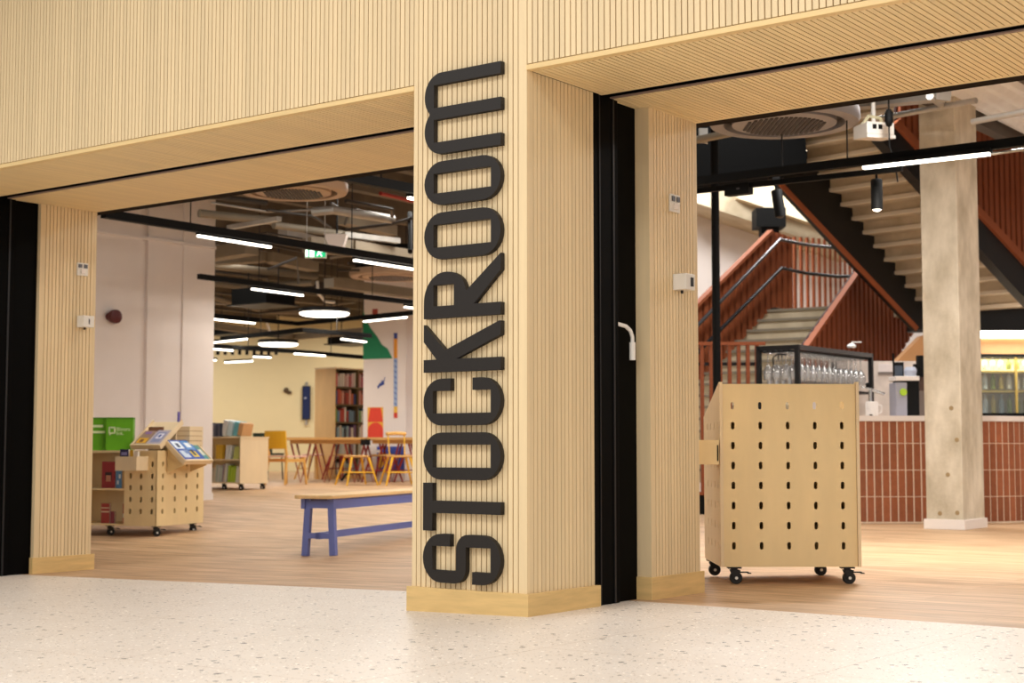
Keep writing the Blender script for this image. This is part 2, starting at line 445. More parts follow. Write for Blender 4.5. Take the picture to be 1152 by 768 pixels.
jamb('left', -1, JL, JL - .7); jamb('right', 1, JR, JR - .65)
mb = MB(); mb.box(-PW - .02, .02, -.02, VS - .05, -.2, .107)
struct(mb.build('baseboard_pillar', OAKP, world=FR, bevel=.002))
# folded glazed door stacks in their pockets
def door(n, a, back):
    mb = MB()
    mb.box(back, a - .004, VS - .073, VS + .165, -.2, HDR + .01)
    o = struct(mb.build('door_%d' % n, BLACKM, world=FR, bevel=.004))
    mb = MB(); mb.box(a - .012, a + .001, VS - .02, VS - .012, -.15, HDR); mb.box(a - .012, a + .001, VS + .11, VS + .125, -.15, HDR)
    mb.build('door_seal', STEEL, o)
    mb = MB(); mb.box(back, a - .03, VS + .18, 1.045, -.2, HDR + .01); mb.build('door_leaf', BLACKM, o, bevel=.003)
    return o
d1 = door(1, JL, JL - .6); d2 = door(2, 0., -.5)
hp = [SIDE(694, 362), SIDE(702, 367), SIDE(707, 372), SIDE(709.3, 379), SIDE(709.3, 386)]
mb = MB(); mb.tube([(.012 - .04 * (i == 0), v, z) for i, (v, z) in enumerate(hp)], .011, 12)
h = mb.build('door_handle', WHITEP, d2, smooth=True)
mb = MB(); v, z = SIDE(709.3, 385); _, z1 = SIDE(709.3, 405); mb.tube([(.012, v, z), (.012, v, z1)], .017, 12); mb.build('handle_grip', WHITEP, h, smooth=True)
# dark partition that closes the shop behind the pillar
mb = MB(); mb.box(-PW + .05, -.56, VS - .07, VI, -.2, HDR); struct(mb.build('wall_pocket', BLACK, world=FR))

# ================================================================== the sign letters
def rect_arc(cx, cy, rx, ry, a0, a1, n=14):
    return [(cx + rx * math.cos(math.radians(a0 + (a1 - a0) * i / n)), cy + ry * math.sin(math.radians(a0 + (a1 - a0) * i / n))) for i in range(n + 1)]
SH = .492; SB = -.136; SD = .033; ST_ = .060
def letter(loops, z0, label):
    cu = bpy.data.curves.new('sign_letter', 'CURVE'); cu.dimensions = '2D'; cu.fill_mode = 'BOTH'; cu.extrude = SD / 2 - .0008; cu.bevel_depth = .0008; cu.bevel_resolution = 1
    for lp in loops:
        sp = cu.splines.new('POLY'); sp.points.add(len(lp) - 1); sp.use_cyclic_u = True
        for p, q in zip(sp.points, lp): p.co = (q[0], q[1], 0, 1)
    tmp = bpy.data.objects.new('sign_letter_outline', cu); COL.objects.link(tmp)
    dg = bpy.context.evaluated_depsgraph_get(); dg.update()
    me = bpy.data.meshes.new_from_object(tmp.evaluated_get(dg))
    bpy.data.objects.remove(tmp); bpy.data.curves.remove(cu)
    me.name = 'sign_letter'; me.materials.clear(); me.materials.append(SIGN)
    o = bpy.data.objects.new('sign_letter', me); COL.objects.link(o)
    # letter x runs up the pillar, letter y runs to the left, depth stands proud of the slats
    L = Matrix(((0, -1, 0, SB), (0, 0, -1, -SD / 2 - .002), (1, 0, 0, z0), (0, 0, 0, 1)))
    o.matrix_world = FR @ L
    return tag(o, label, 'sign letter', 'raised letters of the vertical shop sign')
def zz(px, py): return FACE(px, py, -SD)[1]
def O_loops(W):
    r = W / 2; ry = .115
    outer = rect_arc(r, ry, r, ry, 180, 360) + rect_arc(r, SH - ry, r, ry, 0, 180)
    return [outer, [(ST_, ST_), (W - ST_, ST_), (W - ST_, SH - ST_), (ST_, SH - ST_)][::-1]]
zM0, zM1 = zz(563, 162.5), zz(563, 68.7)
W = zM1 - zM0; s = ST_; m0, m1 = W / 2 - s / 2, W / 2 + s / 2; ry = .11
outl = [(0, 0), (s, 0), (s, SH - s), (m0, SH - s), (m0, 0), (m1, 0), (m1, SH - s), (W - s, SH - s), (W - s, 0), (W, 0)]
hw = W / 4 + s / 4
outl += [p for p in rect_arc(W - hw, SH - ry, hw, ry, 0, 180, 24) if p[0] >= W / 2 - 1e-6] + [p for p in rect_arc(hw, SH - ry, hw, ry, 0, 180, 24) if p[0] <= W / 2 + 1e-6]
letter([outl], zM0, 'black raised letter M shaped as two joined arches at top of pillar')
za, zb = zz(545, 224), zz(545, 174.2); letter(O_loops(zb - za), za, 'upper black raised letter O just below the arched M on pillar')
za, zb = zz(545, 286.5), zz(545, 233); letter(O_loops(zb - za), za, 'black raised letter O just above the R on slatted pillar')
zR = zz(569, 352.7); W = zz(504, 304.4) - zz(504, 356); s = .062
def fr(L): return [(x * W, y * SH) for x, y in L]
bowl = [(.56, .445)] + [(.56 + .44 * math.cos(math.radians(a)), .70 + .25 * math.sin(math.radians(a))) for a in range(-72, 1, 9)] + [(.35 + .65 * math.cos(math.radians(a)), .72 + .28 * math.sin(math.radians(a))) for a in range(5, 86, 8)]
letter([fr([(0, 0), (.26, 0), (.26, .35), (.95, 0), (1.3, 0), (.58, .425)] + bowl + [(.26, 1), (0, 1)]), fr([(.26, .60), (.26, .875), (.73, .875), (.73, .60)])], zR, 'black raised letter R with long diagonal leg on slatted pillar')
zK = zz(570, 415.3); W = zz(569, 360) - zK
letter([fr([(0, 0), (.26, 0), (.26, .587), (.72, 0), (1, 0), (1, .02), (.45, .715), (1, 1), (.645, 1), (.26, .826), (.26, 1), (0, 1)])], zK, 'black raised letter K below the R on slatted pillar')
za, zb = zz(523, 478), zz(523, 425); W = zb - za; r = W / 2; ry = .115; s = ST_
oc = rect_arc(r, ry, r, ry, 360, 180) + rect_arc(r, SH - ry, r, ry, 180, 0)
letter([[(W, .355 * SH)] + oc + [(W, .645 * SH), (W - s, .645 * SH), (W - s, SH - s), (s, SH - s), (s, s), (W - s, s), (W - s, .355 * SH)]], za, 'black raised letter C between the K and lower O on pillar')
za, zb = zz(523, 539.7), zz(523, 486.3); letter(O_loops(zb - za), za, 'lowest black raised letter O just above the T on pillar')
za, zb = zz(484, 596.5), zz(484, 543); W = zb - za; s = .06
letter([[(W / 2 - s / 2, 0), (W / 2 + s / 2, 0), (W / 2 + s / 2, SH - s), (W, SH - s), (W, SH), (0, SH), (0, SH - s), (W / 2 - s / 2, SH - s)]], za, 'black raised letter T above the S on slatted pillar')
za, zb = zz(545, 658.3), zz(545, 602.5); W = zb - za; r = W / 2; ry = .115; s = ST_; ym0, ym1 = SH / 2 - s / 2, SH / 2 + s / 2; q = .045
S = [(0, .355 * SH)] + rect_arc(r, ry, r, ry, 180, 360)
S += rect_arc(W - q * 1.6, ym1 - q * 1.6, q * 1.6, q * 1.6, 0, 90, 6) + [(s, ym1), (s, SH - s), (W - s, SH - s), (W - s, .645 * SH), (W, .645 * SH)]
S += rect_arc(r, SH - ry, r, ry, 0, 180) + rect_arc(q * 1.6, ym0 + q * 1.6, q * 1.6, q * 1.6, 180, 270, 6) + [(W - s, ym0), (W - s, s), (s, s), (s, .355 * SH)]
letter([S], za, 'black raised letter S at foot of pillar above the baseboard')

# ================================================================== fittings on the jambs
def plate(px, py, aface, label):
    v, z = SIDE(px, py, aface)
    t = thing('switch_plate', label, 'switch', FR @ T(aface, v, z))
    MB().box(0, .014, -.05, .05, -.05, .05).build('plate', WHITEP, t, bevel=.003)
    for dy in (-.026, .026):
        MB().box(.014, .02, dy - .015, dy + .015, .01, .038).build('button', RAIL, t)
    MB().box(.014, .024, -.02, .02, -.035, 0).build('rocker', WHITE, t, bevel=.003)
def keybox(px, py, aface, label, glyph):
    v, z = SIDE(px, py, aface)
    t = thing('control_box', label, 'control box', FR @ T(aface, v, z))
    MB().box(0, .085, -.05, .05, -.045, .045).build('casing', WHITEP, t, bevel=.004)
    if glyph == 'dash': MB().box(.085, .087, -.004, .006, -.022, .02).build('mark', RAIL, t)
    else: MB().box(.085, .088, .0, .03, -.025, .025).build('keyhole_plate', STEEL, t)
    MB().tube([(.03, 0, -.045), (.03, 0, -.062)], .008, 8).build('cable_gland', STEEL, t)
plate(92, 303, JL, 'small white switch plate high on the pale slatted pier beside white wall')
keybox(92.5, 362, JL, 'small white control box with a short dark mark on pale slatted pier', 'dash')
plate(757.5, 229, JR, 'small white switch plate on slatted jamb beside the black door pocket')
keybox(762, 318, JR, 'small white control box with dark keyhole plate on jamb near stairs', 'key')

# ================================================================== perforated display carts
ZS = [.23 + .1195 * i for i in range(8)]
def castor(parent, x, y, turn=0., lever=True):
    mb = MB(); R = Matrix.Translation((x, y, 0)) @ Matrix.Rotation(turn, 4, 'Z'); mb.M = R
    mb.box(-.04, .04, -.035, .035, .094, .102); mb.lathe([(.022, .08), (.022, .094)], n=12)
    for sy in (-1, 1):
        mb.poly([(-.025, sy * .024, .085), (.035, sy * .024, .085), (.018, sy * .024, .03), (-.002, sy * .024, .03)], (0, sy * .004, 0))
    if lever:
        mb.box(.03, .085, -.018, .018, .068, .074); mb.box(.08, .10, -.02, .02, .062, .068)
    o = mb.build('caster', RUBBER, parent)
    mb = MB(); mb.M = R; mb.lathe([(.012, -.019), (.034, -.019), (.038, -.013), (.038, .013), (.034, .019), (.012, .019)], (.01, 0, .038), 24, 'y')
    mb.build('wheel', RUBBER, o, smooth=True)
    mb = MB(); mb.M = R; mb.lathe([(.002, -.034), (.009, -.034), (.009, .034), (.002, .034)], (.01, 0, .038), 12, 'y'); mb.build('axle_cap', WHITEP, o)  # white colour stands in for the gleam of a shiny hub
# --- cart by the right-hand door
p0 = on_floor(GP(812, 658)); p0.y += .02
W_, D_, H_ = .838, .76, 1.197
t = thing('display_cart', 'tall birch plywood display cart with slotted front standing inside the right doorway', 'display cart', T(p0.x, p0.y, p0.z))
xs = [.08, .245, .41, .573, .735]
mb = holed(MB(), .02, W_ - .02, .105, H_, .012, .030, xs, ZS, .0115, .0225); mb.build('front_panel', PLY, t)
ys = [.10, .25, .41, .57]
def side_panel(x0, x1):
    mb = MB(); mb.M = Matrix(((0, -1, 0, x1), (1, 0, 0, 0), (0, 0, 1, 0), (0, 0, 0, 1)))   # panel x -> y, panel y -> -x
    holed(mb, 0, D_, .105, 1.015, 0, x1 - x0, ys, ZS[:7], .0115, .0225)
    mb.poly([(0, 0, 1.015), (D_, 0, 1.015), (.03, 0, H_ + .012), (0, 0, H_ + .012)], (0, x1 - x0, 0))
    return mb
side_panel(0, .018).build('side_panel', PLYL, t); side_panel(W_ - .018, W_).build('side_panel', PLYL, t)
MB().box(.018, W_ - .018, .03, D_ - .02, .105, .123).build('base_board', PLY, t)
MB().box(.018, W_ - .018, .03, D_ - .05, .99, 1.008).build('shelf', PLY, t)
MB().box(.018, W_ - .018, .03, D_ - .02, .55, .568).build('shelf', PLY, t)
MB().box(.018, W_ - .018, .38, .398, .123, .99).build('divider', PLY, t)  # unseen, added with the upper shelf to keep the slots dark
MB().box(.018, W_ - .018, D_ - .12, D_ - .102, .123, .99).build('back_panel', PLY, t)
for x in (.085, W_ - .075): castor(t, x, .055)
for x in (.04, W_ - .12): castor(t, x, D_ - .09, 0, False)
mb = MB()
for b in ((-.26, -.012, -.045, -.03, .715, .86), (-.26, -.012, .16, .175, .715, .86), (-.26, -.245, -.03, .16, .715, .86), (-.025, -.012, -.03, .16, .715, .86), (-.245, -.025, -.03, .16, .715, .728)):
    mb.box(*b)
hb = mb.build('holder_box', PLY, t)
MB().box(-.024, -.016, -.047, -.044, .735, .83).build('slot', OAKD, hb)

# --- book helper
def book(world, w, h, th, colr, label, group=None, art=None):
    """upright book: width w along x, thickness th along y, height h"""
    t = thing('book', label, 'book', world, group)
    mb = MB(); mb.box(0, w, 0, .003, 0, h); mb.box(0, w, th - .003, th, 0, h); mb.box(0, .003, .003, th - .003, 0, h)
    mb.build('cover', cmat(colr), t)
    MB().box(.003, w - .004, .003, th - .003, .003, h - .003).build('pages', PAPER, t)
    if art:
        for i, (x0, x1, z0, z1, c) in enumerate(art):
            MB().box(w * x0, w * x1, -.0008 - .0003 * i, 0, h * z0, h * z1).build('cover_art', cmat(c), t)
    return t

# --- cart on the left, seen on its corner
def find_corner(px, py, h): return on_floor(GP(px, py, h))
pc = find_corner(176, 592, .105)
LC = frame(pc, (.94, -.35))
t = thing('display_cart', 'birch plywood book cart with slotted corner and slanted tray on top beside white wall', 'display cart', LC)
CH = .86; CD = .86; CL = -1.25
ZL = [.25 + .118 * i for i in range(5)]
holed(MB(), -.37, -.002, .105, CH, 0, .018, [-.315, -.19, -.06], ZL, .015, .028).build('front_panel', PLY, t)
mb = MB(); mb.M = Matrix(((0, -1, 0, 0), (1, 0, 0, 0), (0, 0, 1, 0), (0, 0, 0, 1)))
holed(mb, .0, CD, .105, CH, 0, .018, [.1, .32, .53, .74], ZL, .018, .028)
mb.build('side_panel', PLY, t)
MB().box(-.388, -.018, CD - .018, CD, .105, CH - .022).build('back_panel', PLY, t); MB().box(-.388, -.37, CD / 2 + .018, CD - .018, .123, CH - .03).build('divider', PLY, t)  # unseen back panel added to darken the inside behind the slots
MB().box(CL, CL + .018, 0, CD, .105, CH).build('side_panel', PLY, t)
MB().box(-.388, -.37, 0, CD / 2, .123, CH - .03).build('side_panel', PLY, t)
MB().box(CL, -.018, .018, CD, .105, .123).build('base_board', PLY, t)
MB().box(CL + .018, -.388, .01, CD / 2, .46, .478).build('shelf', PLY, t)
MB().box(CL, -.01, -.005, CD, CH - .022, CH).build('top_board', PLY, t)
MB().box(CL + .018, -.018, CD / 2, CD / 2 + .018, .123, CH - .022).build('back_panel', PLY, t)
for x, y in ((-.06, .08), (-.07, CD - .1), (-.62, .1), (-1.15, .1)): castor(t, x, y, .8)
mb = MB()
for b in ((-.36, -.11, -.20, -.188, .66, .80), (-.36, -.11, -.012, 0, .66, .80), (-.36, -.348, -.188, -.012, .66, .80), (-.122, -.11, -.188, -.012, .66, .80), (-.348, -.122, -.188, -.012, .66, .672)): mb.box(*b)
mb.build('holder_box', PLYL, t)
# slanted trays
def tray(world, w, l, label):
    t = thing('display_tray', label, 'display tray', world)
    MB().box(0, w, 0, l, 0, .014).build('tray_board', PLYL, t); MB().box(0, w, -.02, 0, -.01, .045).build('lip', PLYL, t)
    MB().box(-.012, 0, -.02, l, -.012, .04).build('edge_strip', PLYL, t); MB().box(w, w + .012, -.02, l, -.012, .04).build('edge_strip', PLYL, t)
    return t
TR1 = LC @ T(-.335, .06, CH + .03) @ Matrix.Rotation(math.radians(33), 4, 'X')
t1 = tray(TR1, .33, .46, 'slanted plywood display tray holding two books on top of the left cart')
mb = MB(); mb.M = Matrix.Rotation(math.radians(-33), 4, 'X'); mb.box(.02, .31, .30, .318, -.03, .16); mb.build('prop', PLYL, t1)
FLAT = Matrix.Rotation(math.radians(90), 4, 'X')      # stand -> lie: z -> -y
def lying(world, w, h, th, colr, label, art, group=None):
    """book lying on its back on the local xy plane, bottom edge towards -y"""
    return book(world @ Matrix.Rotation(math.radians(-90), 4, 'X') @ T(0, -th, 0), w, h, th, colr, label, group, art)
lying(TR1 @ T(.012, .01, .0145), .14, .25, .02, '9C7F6E', 'brown and yellow picture book on the slanted tray of left cart', [(.1, .9, .08, .45, 'E0A92E'), (.2, .7, .75, .92, '8C6AA0'), (.3, .6, .15, .35, '7A4A2C')])
lying(TR1 @ T(.165, .01, .0145), .15, .26, .02, 'AFA6B4', 'grey lilac book with round pale cover picture on the slanted tray', [(.15, .85, .15, .85, '8A8FB0'), (.3, .75, .4, .75, 'E8E4EC'), (.4, .62, .48, .68, '4F5E9A')])
# tray on the end panel
TR2 = LC @ T(.205, .14, CH - .12) @ Matrix.Rotation(math.radians(90), 4, 'Z') @ Matrix.Rotation(math.radians(42), 4, 'X')
t2 = tray(TR2, .50, .28, 'slanted plywood display tray hooked on the end of left cart')
for x in (.02, .44):
    mb = MB(); mb.M = Matrix.Rotation(math.radians(-42), 4, 'X'); mb.poly([(x, 0, -.03), (x, .195, -.10), (x, .195, .165)], (.016, 0, 0)); mb.build('bracket', PLY, t2)
lying(TR2 @ T(.02, .008, .0145), .38, .29, .02, '2C4FA0', 'blue comic annual with white and yellow figures on end tray of left cart', [(.05, .46, .55, .93, 'DDE6EE'), (.52, .95, .5, .95, '5E8FC8'), (.08, .4, .1, .45, 'C8D4E0'), (.55, .82, .12, .42, 'E3C53A'), (.62, .74, .2, .5, '1E2436'), (.18, .32, .62, .82, '39455E'), (.62, .85, .62, .85, 'E6ECEF'), (.3, .5, .3, .5, '6C86B6')])
lying(TR2 @ T(.405, .008, .0145), .09, .22, .015, '4E8C86', 'thin teal booklet at the edge of the end tray', [(.2, .8, .3, .7, 'D8D2C0')])
# crate, bag, pen
t = thing('slatted_crate', 'pale slatted wooden crate standing behind slanted tray on left cart', 'crate', LC @ T(-.22, .5, CH))
for i in range(5):
    MB().box(0, .26, 0, .012, .003 + i * .05, .047 + i * .05).build('slat', PLYL, t)
    MB().box(.26, .272, 0, .25, .003 + i * .05, .047 + i * .05).build('slat', PLYL, t)
MB().box(0, .26, .012, .25, .005, .24).build('lining', mat('crate_lining', 'B89468', .7), t)
GRN = mat('green_card', '63A81A', .5, noise=.06, nscale=(10, 10, 10)); GRND = mat('green_card_seam', '4C8A14', .5)
def text_mesh(txt, size, m, parent, M, name):
    cu = bpy.data.curves.new('text', 'FONT'); cu.body = txt; cu.size = size; cu.extrude = .0006
    tmp = bpy.data.objects.new('text', cu); COL.objects.link(tmp)
    dg = bpy.context.evaluated_depsgraph_get(); dg.update()
    me = bpy.data.meshes.new_from_object(tmp.evaluated_get(dg)); bpy.data.objects.remove(tmp); bpy.data.curves.remove(cu)
    me.materials.clear(); me.materials.append(m); me.transform(M)
    o = bpy.data.objects.new(name, me); COL.objects.link(o); o.parent = parent; return o
PALEG = mat('pale_green_print', 'DDEBB8', .6)
def green_box(world, w, label, logo):
    t = thing('gift_bag', label, 'paper bag', world)
    MB().box(0, w, 0, .16, 0, .335).build('bag_body', GRN, t)
    mb = MB(); mb.box(-.002, w + .002, -.002, .162, .318, .337); mb.build('rim', GRND, t)
    UPR = Matrix(((1, 0, 0, 0), (0, 0, -1, -.0015), (0, 1, 0, 0), (0, 0, 0, 1)))
    if logo:
        mb = MB(); mb.box(.025, .095, -.003, 0, .17, .185); mb.box(.025, .095, -.003, 0, .225, .24); mb.box(.025, .04, -.003, 0, .17, .24); mb.box(.08, .095, -.003, 0, .17, .24)
        mb.poly([(.035, -.003, .171), (.055, -.003, .171), (.037, -.003, .15)], (0, .003, 0)); mb.build('speech_bubble_print', PALEG, t)
        text_mesh('Bloom', .052, PALEG, t, T(.104, 0, .2) @ UPR, 'bag_lettering'); text_mesh('Ink.', .052, PALEG, t, T(.104, 0, .157) @ UPR, 'bag_lettering')
    else:
        mb = MB(); mb.box(.04, w - .035, -.003, 0, .235, .26); mb.box(.02, w - .015, -.003, 0, .175, .2); mb.build('lettering_bars', PALEG, t)
    return t
green_box(LC @ T(-.66, .06, CH) @ Matrix.Rotation(math.radians(28), 4, 'Z'), .27, 'bright green paper bag with white speech bubble print on top of left cart', True)
green_box(LC @ T(-.85, .03, CH) @ Matrix.Rotation(math.radians(28), 4, 'Z'), .18, 'darker green paper bag half hidden by the slatted pier on left cart', False)
mb = MB(); mb.tube([(0, 0, 0), (.003, 0, .15)], .014, 8); tag(mb.build('marker_pen', cmat('6C62B0'), world=LC @ T(-.12, .55, CH + .25)), 'violet marker pen standing upright at top of the slatted crate', 'pen')
mb = MB(); mb.box(0, .17, 0, .02, 0, .24)
tag(mb.build('book', cmat('8A5A3C'), world=LC @ T(-.30, .28, CH)), 'brown hardback standing between the green bag and slanted tray', 'book')
# books in the holder box and on the open shelves of the left cart
for x, w, h, c, l, art in ((-.34, .10, .20, '2C2250', 'dark purple paperback upright in the holder box of left cart', [(.15, .85, .7, .85, '8E86B8'), (.3, .6, .3, .5, 'B8A8C0')]), (-.225, .04, .19, 'D9A52B', 'yellow paperback spine in the holder box of left cart', None), (-.175, .045, .18, 'E9D8C4', 'pale paperback in holder box next to the yellow one', None)):
    book(LC @ T(x, -.15, .673), w, h, .03, c, l, None, art)
for x, w, h, c, l, art in ((-.70, .16, .27, '9E2A2A', 'dark red picture book facing out on the middle shelf of left cart', [(.25, .75, .3, .6, '3A1A18'), (.32, .68, .25, .48, 'C98A6A')]), (-.53, .07, .2, '5E8FC0', 'light blue book with white pattern on the middle cart shelf', [(.2, .5, .2, .4, 'E8ECF0'), (.5, .8, .5, .7, 'E8ECF0')]), (-.455, .03, .18, 'C9A06A', 'tan book between two blue books on cart shelf', None), (-.42, .03, .19, '6E7FB8', 'slate blue book against the slotted panel on cart shelf', None)):
    book(LC @ T(x, .06, .478), w, h, .025, c, l, None, art)
for x, w, h, c, l, art in ((-.70, .10, .20, 'A83A30', 'red striped book on the bottom shelf of left cart', [(0, 1, .55, .62, 'E2C9A8'), (0, 1, .75, .8, 'E2C9A8')]), (-.59, .05, .12, '8A3540', 'short maroon book on the bottom shelf of left cart', None), (-.44, .025, .2, 'C25040', 'red and white spine on bottom cart shelf by slotted panel', [(0, 1, .3, .5, 'E8E0D8')]), (-.413, .022, .2, '444A58', 'dark grey spine on bottom cart shelf by slotted panel', [(0, 1, .6, .75, 'D8D4D0')])):
    book(LC @ T(x, .06, .123), w, h, .025, c, l, None, art)

# --- far cart
pf = find_corner(270, 544, .1)
FC = frame(pf, (.8, -.6))
t = thing('display_cart', 'pale wooden book trolley on casters far back beside oak chair', 'display cart', FC)
h = .79
MB().box(-.018, 0, 0, .56, .1, h).build('side_panel', PLYL, t); MB().box(-.95, -.932, 0, .56, .1, h).build('side_panel', PLYL, t)
MB().box(-.932, -.018, .01, .56, .1, .118).build('shelf', PLYL, t); MB().box(-.932, -.018, .01, .28, .44, .458).build('shelf', PLYL, t)
MB().box(-.97, .01, -.01, .57, h - .02, h).build('top_board', PLYL, t); MB().box(-.932, -.018, .28, .3, .118, h - .02).build('back_panel', PLY, t)
for x, y in ((-.06, .07), (-.06, .5), (-.42, .07), (-.85, .07)): castor(t, x, y, .5, False)
def row(world, length, n, hmin, hmax, cols, label, group, depth=.16, lean=0., tmin=.6):
    x = 0; w = length / n
    for i in range(n):
        th = w * random.uniform(tmin, .96); hh = random.uniform(hmin, hmax)
        mb = MB(); k = lean * random.uniform(.5, 1.3)
        mb.hexa([(x, 0, 0), (x + th, 0, 0), (x + th, depth, 0), (x, depth, 0), (x + k, 0, hh), (x + th + k, 0, hh), (x + th + k, depth, hh), (x + k, depth, hh)])
        o = mb.build('book', cmat(random.choice(cols)), world=world, bevel=0); tag(o, label, 'book', group); x += w
MIX = ['C9B8A4', '4A4A55', 'B84A3C', '4E6E9A', 'E2D8C8', '6E8A4E', 'D8A23C', '7A5A7A', '9AB0B8', '3E5A5A', 'E6C8B8']
PALE = ['E8E2D8', 'D6D2CC', '8E9AA4', 'B8C0B4', '5A5E66', 'D2C2A8', '9C8A90']
row(FC @ T(-.93, .03, h), .5, 11, .16, .24, ['4A4A5A', '6A6A78', '9A94A4', '3A3E50', 'B8AEB4', 'C8B898'], 'muted spine in the book row on top of far trolley', 'books on top of far trolley')
for i, (x, c, l) in enumerate(((-.42, 'E4E0DA', 'large white picture book leaning on top of far trolley'), (-.30, 'CFE0E4', 'pale blue picture book leaning on top of far trolley'), (-.17, '6FB3BE', 'teal picture book leaning on top of far trolley'), (-.07, 'D2A06C', 'tan picture book at the end of far trolley top'))):
    mb = MB(); mb.poly([(0, 0, 0), (.03, 0, 0), (.09, 0, .25 - .02 * i), (.06, 0, .25 - .02 * i)], (0, .2, 0)); mb.box(-.05, .0, .02, .18, 0, .2)
    o = MB(); o.M = Matrix.Rotation(math.radians(14), 4, 'Y'); o.box(-.05, .04, 0, .2, .015, .25 - .015 * i)
    tag(o.build('book', cmat(c), world=FC @ T(x, .04, h)), l, 'book')
row(FC @ T(-.56, .03, .459), .12, 2, .2, .23, ['E0B23C'], 'yellow book on the upper shelf of far trolley', 'yellow books on far trolley')
row(FC @ T(-.36, .03, .459), .12, 2, .18, .22, ['DADCD8'], 'white book on the upper shelf of far trolley', 'white books on far trolley', lean=.03)
row(FC @ T(-.19, .03, .459), .13, 3, .17, .2, ['B9BE6A'], 'pale green book on the upper shelf of far trolley', 'green books on far trolley', lean=.03)
row(FC @ T(-.66, .03, .119), .33, 10, .2, .28, PALE, 'grey or white book on bottom shelf of far trolley', 'pale books on far trolley bottom shelf', lean=.03)
row(FC @ T(-.30, .03, .119), .16, 3, .22, .26, ['A9C23C'], 'lime green book on bottom shelf of far trolley', 'lime books on far trolley', lean=.03)
row(FC @ T(-.13, .03, .119), .09, 3, .2, .25, ['E0DCD0'], 'cream book at the end of far trolley bottom shelf', 'cream books on far trolley bottom shelf', lean=.02)

# ================================================================== blue bench
pb = on_floor(GP(374, 625))
BF = frame(pb, (.31, .95))                # x along the bench, y to the left
t = thing('bench', 'long bench with oak seat and blue painted frame on the wood floor', 'bench', BF)
L_ = 2.7; SW = .30
MB().box(-.11, L_, -.045, SW + .0, .47, .50).build('seat', WOODB, t, bevel=.006)
MB().box(-.03, L_ - .1, -.02, .012, .385, .47).build('apron', BLUEP, t); MB().box(-.03, L_ - .1, SW - .055, SW - .023, .385, .47).build('apron', BLUEP, t)
for x in (0, L_ - .22):
    for y0, y1 in ((-.01, .03), (SW - .055, SW - .085)):
        mb = MB(); yb = y0 - (.02 if y0 < .1 else -.0); dx = -.03 if x < 1 else .03
        z = gz(*(BF @ Vector((x, y0, 0))).xy) - pb.z
        mb.bar((x, y0 + .0, z), (x + .02, y0 * .8 + .03, .47), .055, .055, (0, 1, 0)); mb.build('leg', BLUEP, t, bevel=.004)
    MB().box(x - .02, x + .025, .0, SW - .05, .14, .185).build('cross_rail', BLUEP, t); MB().box(x - .01, x + .04, 0, SW - .05, .39, .45).build('cross_rail', BLUEP, t)
MB().box(-.02, L_ - .2, SW / 2 - .045, SW / 2 - .005, .135, .19).build('stretcher', BLUEP, t)

# ================================================================== tables and chairs at the back
def table(px0, px1, d, label, legs, lm, depth=.9):
    a = PD(px0, 492, d); z0 = gz(a.x, d); b = PD(px1, 492, d)
    t = thing('table', label, 'table', T((a.x + b.x) / 2, d, z0), 'long library tables')
    w = (b.x - a.x) / 2
    MB().box(-w, w, 0, depth, .70, .745).build('tabletop', WOODT, t, bevel=.004)
    MB().box(-w + .08, w - .08, .08, depth - .08, .64, .70).build('apron', WOODT, t)
    for y in (.12, depth - .12):
        for px in legs:
            x = PD(px, 540, d).x - (a.x + b.x) / 2
            mb = MB(); mb.tube([(x - .16, y, .64), (x, y, 0), (x + .16, y, .64)], .018, 8); mb.build('leg', lm, t, smooth=True)
    return t
table(320, 411, 24.9, 'long oak library table on dark red V legs behind wooden chair', (337, 364, 398), REDP)
table(413, 492, 25.0, 'second oak library table with red V legs under mural', (419, 437, 470), REDP)
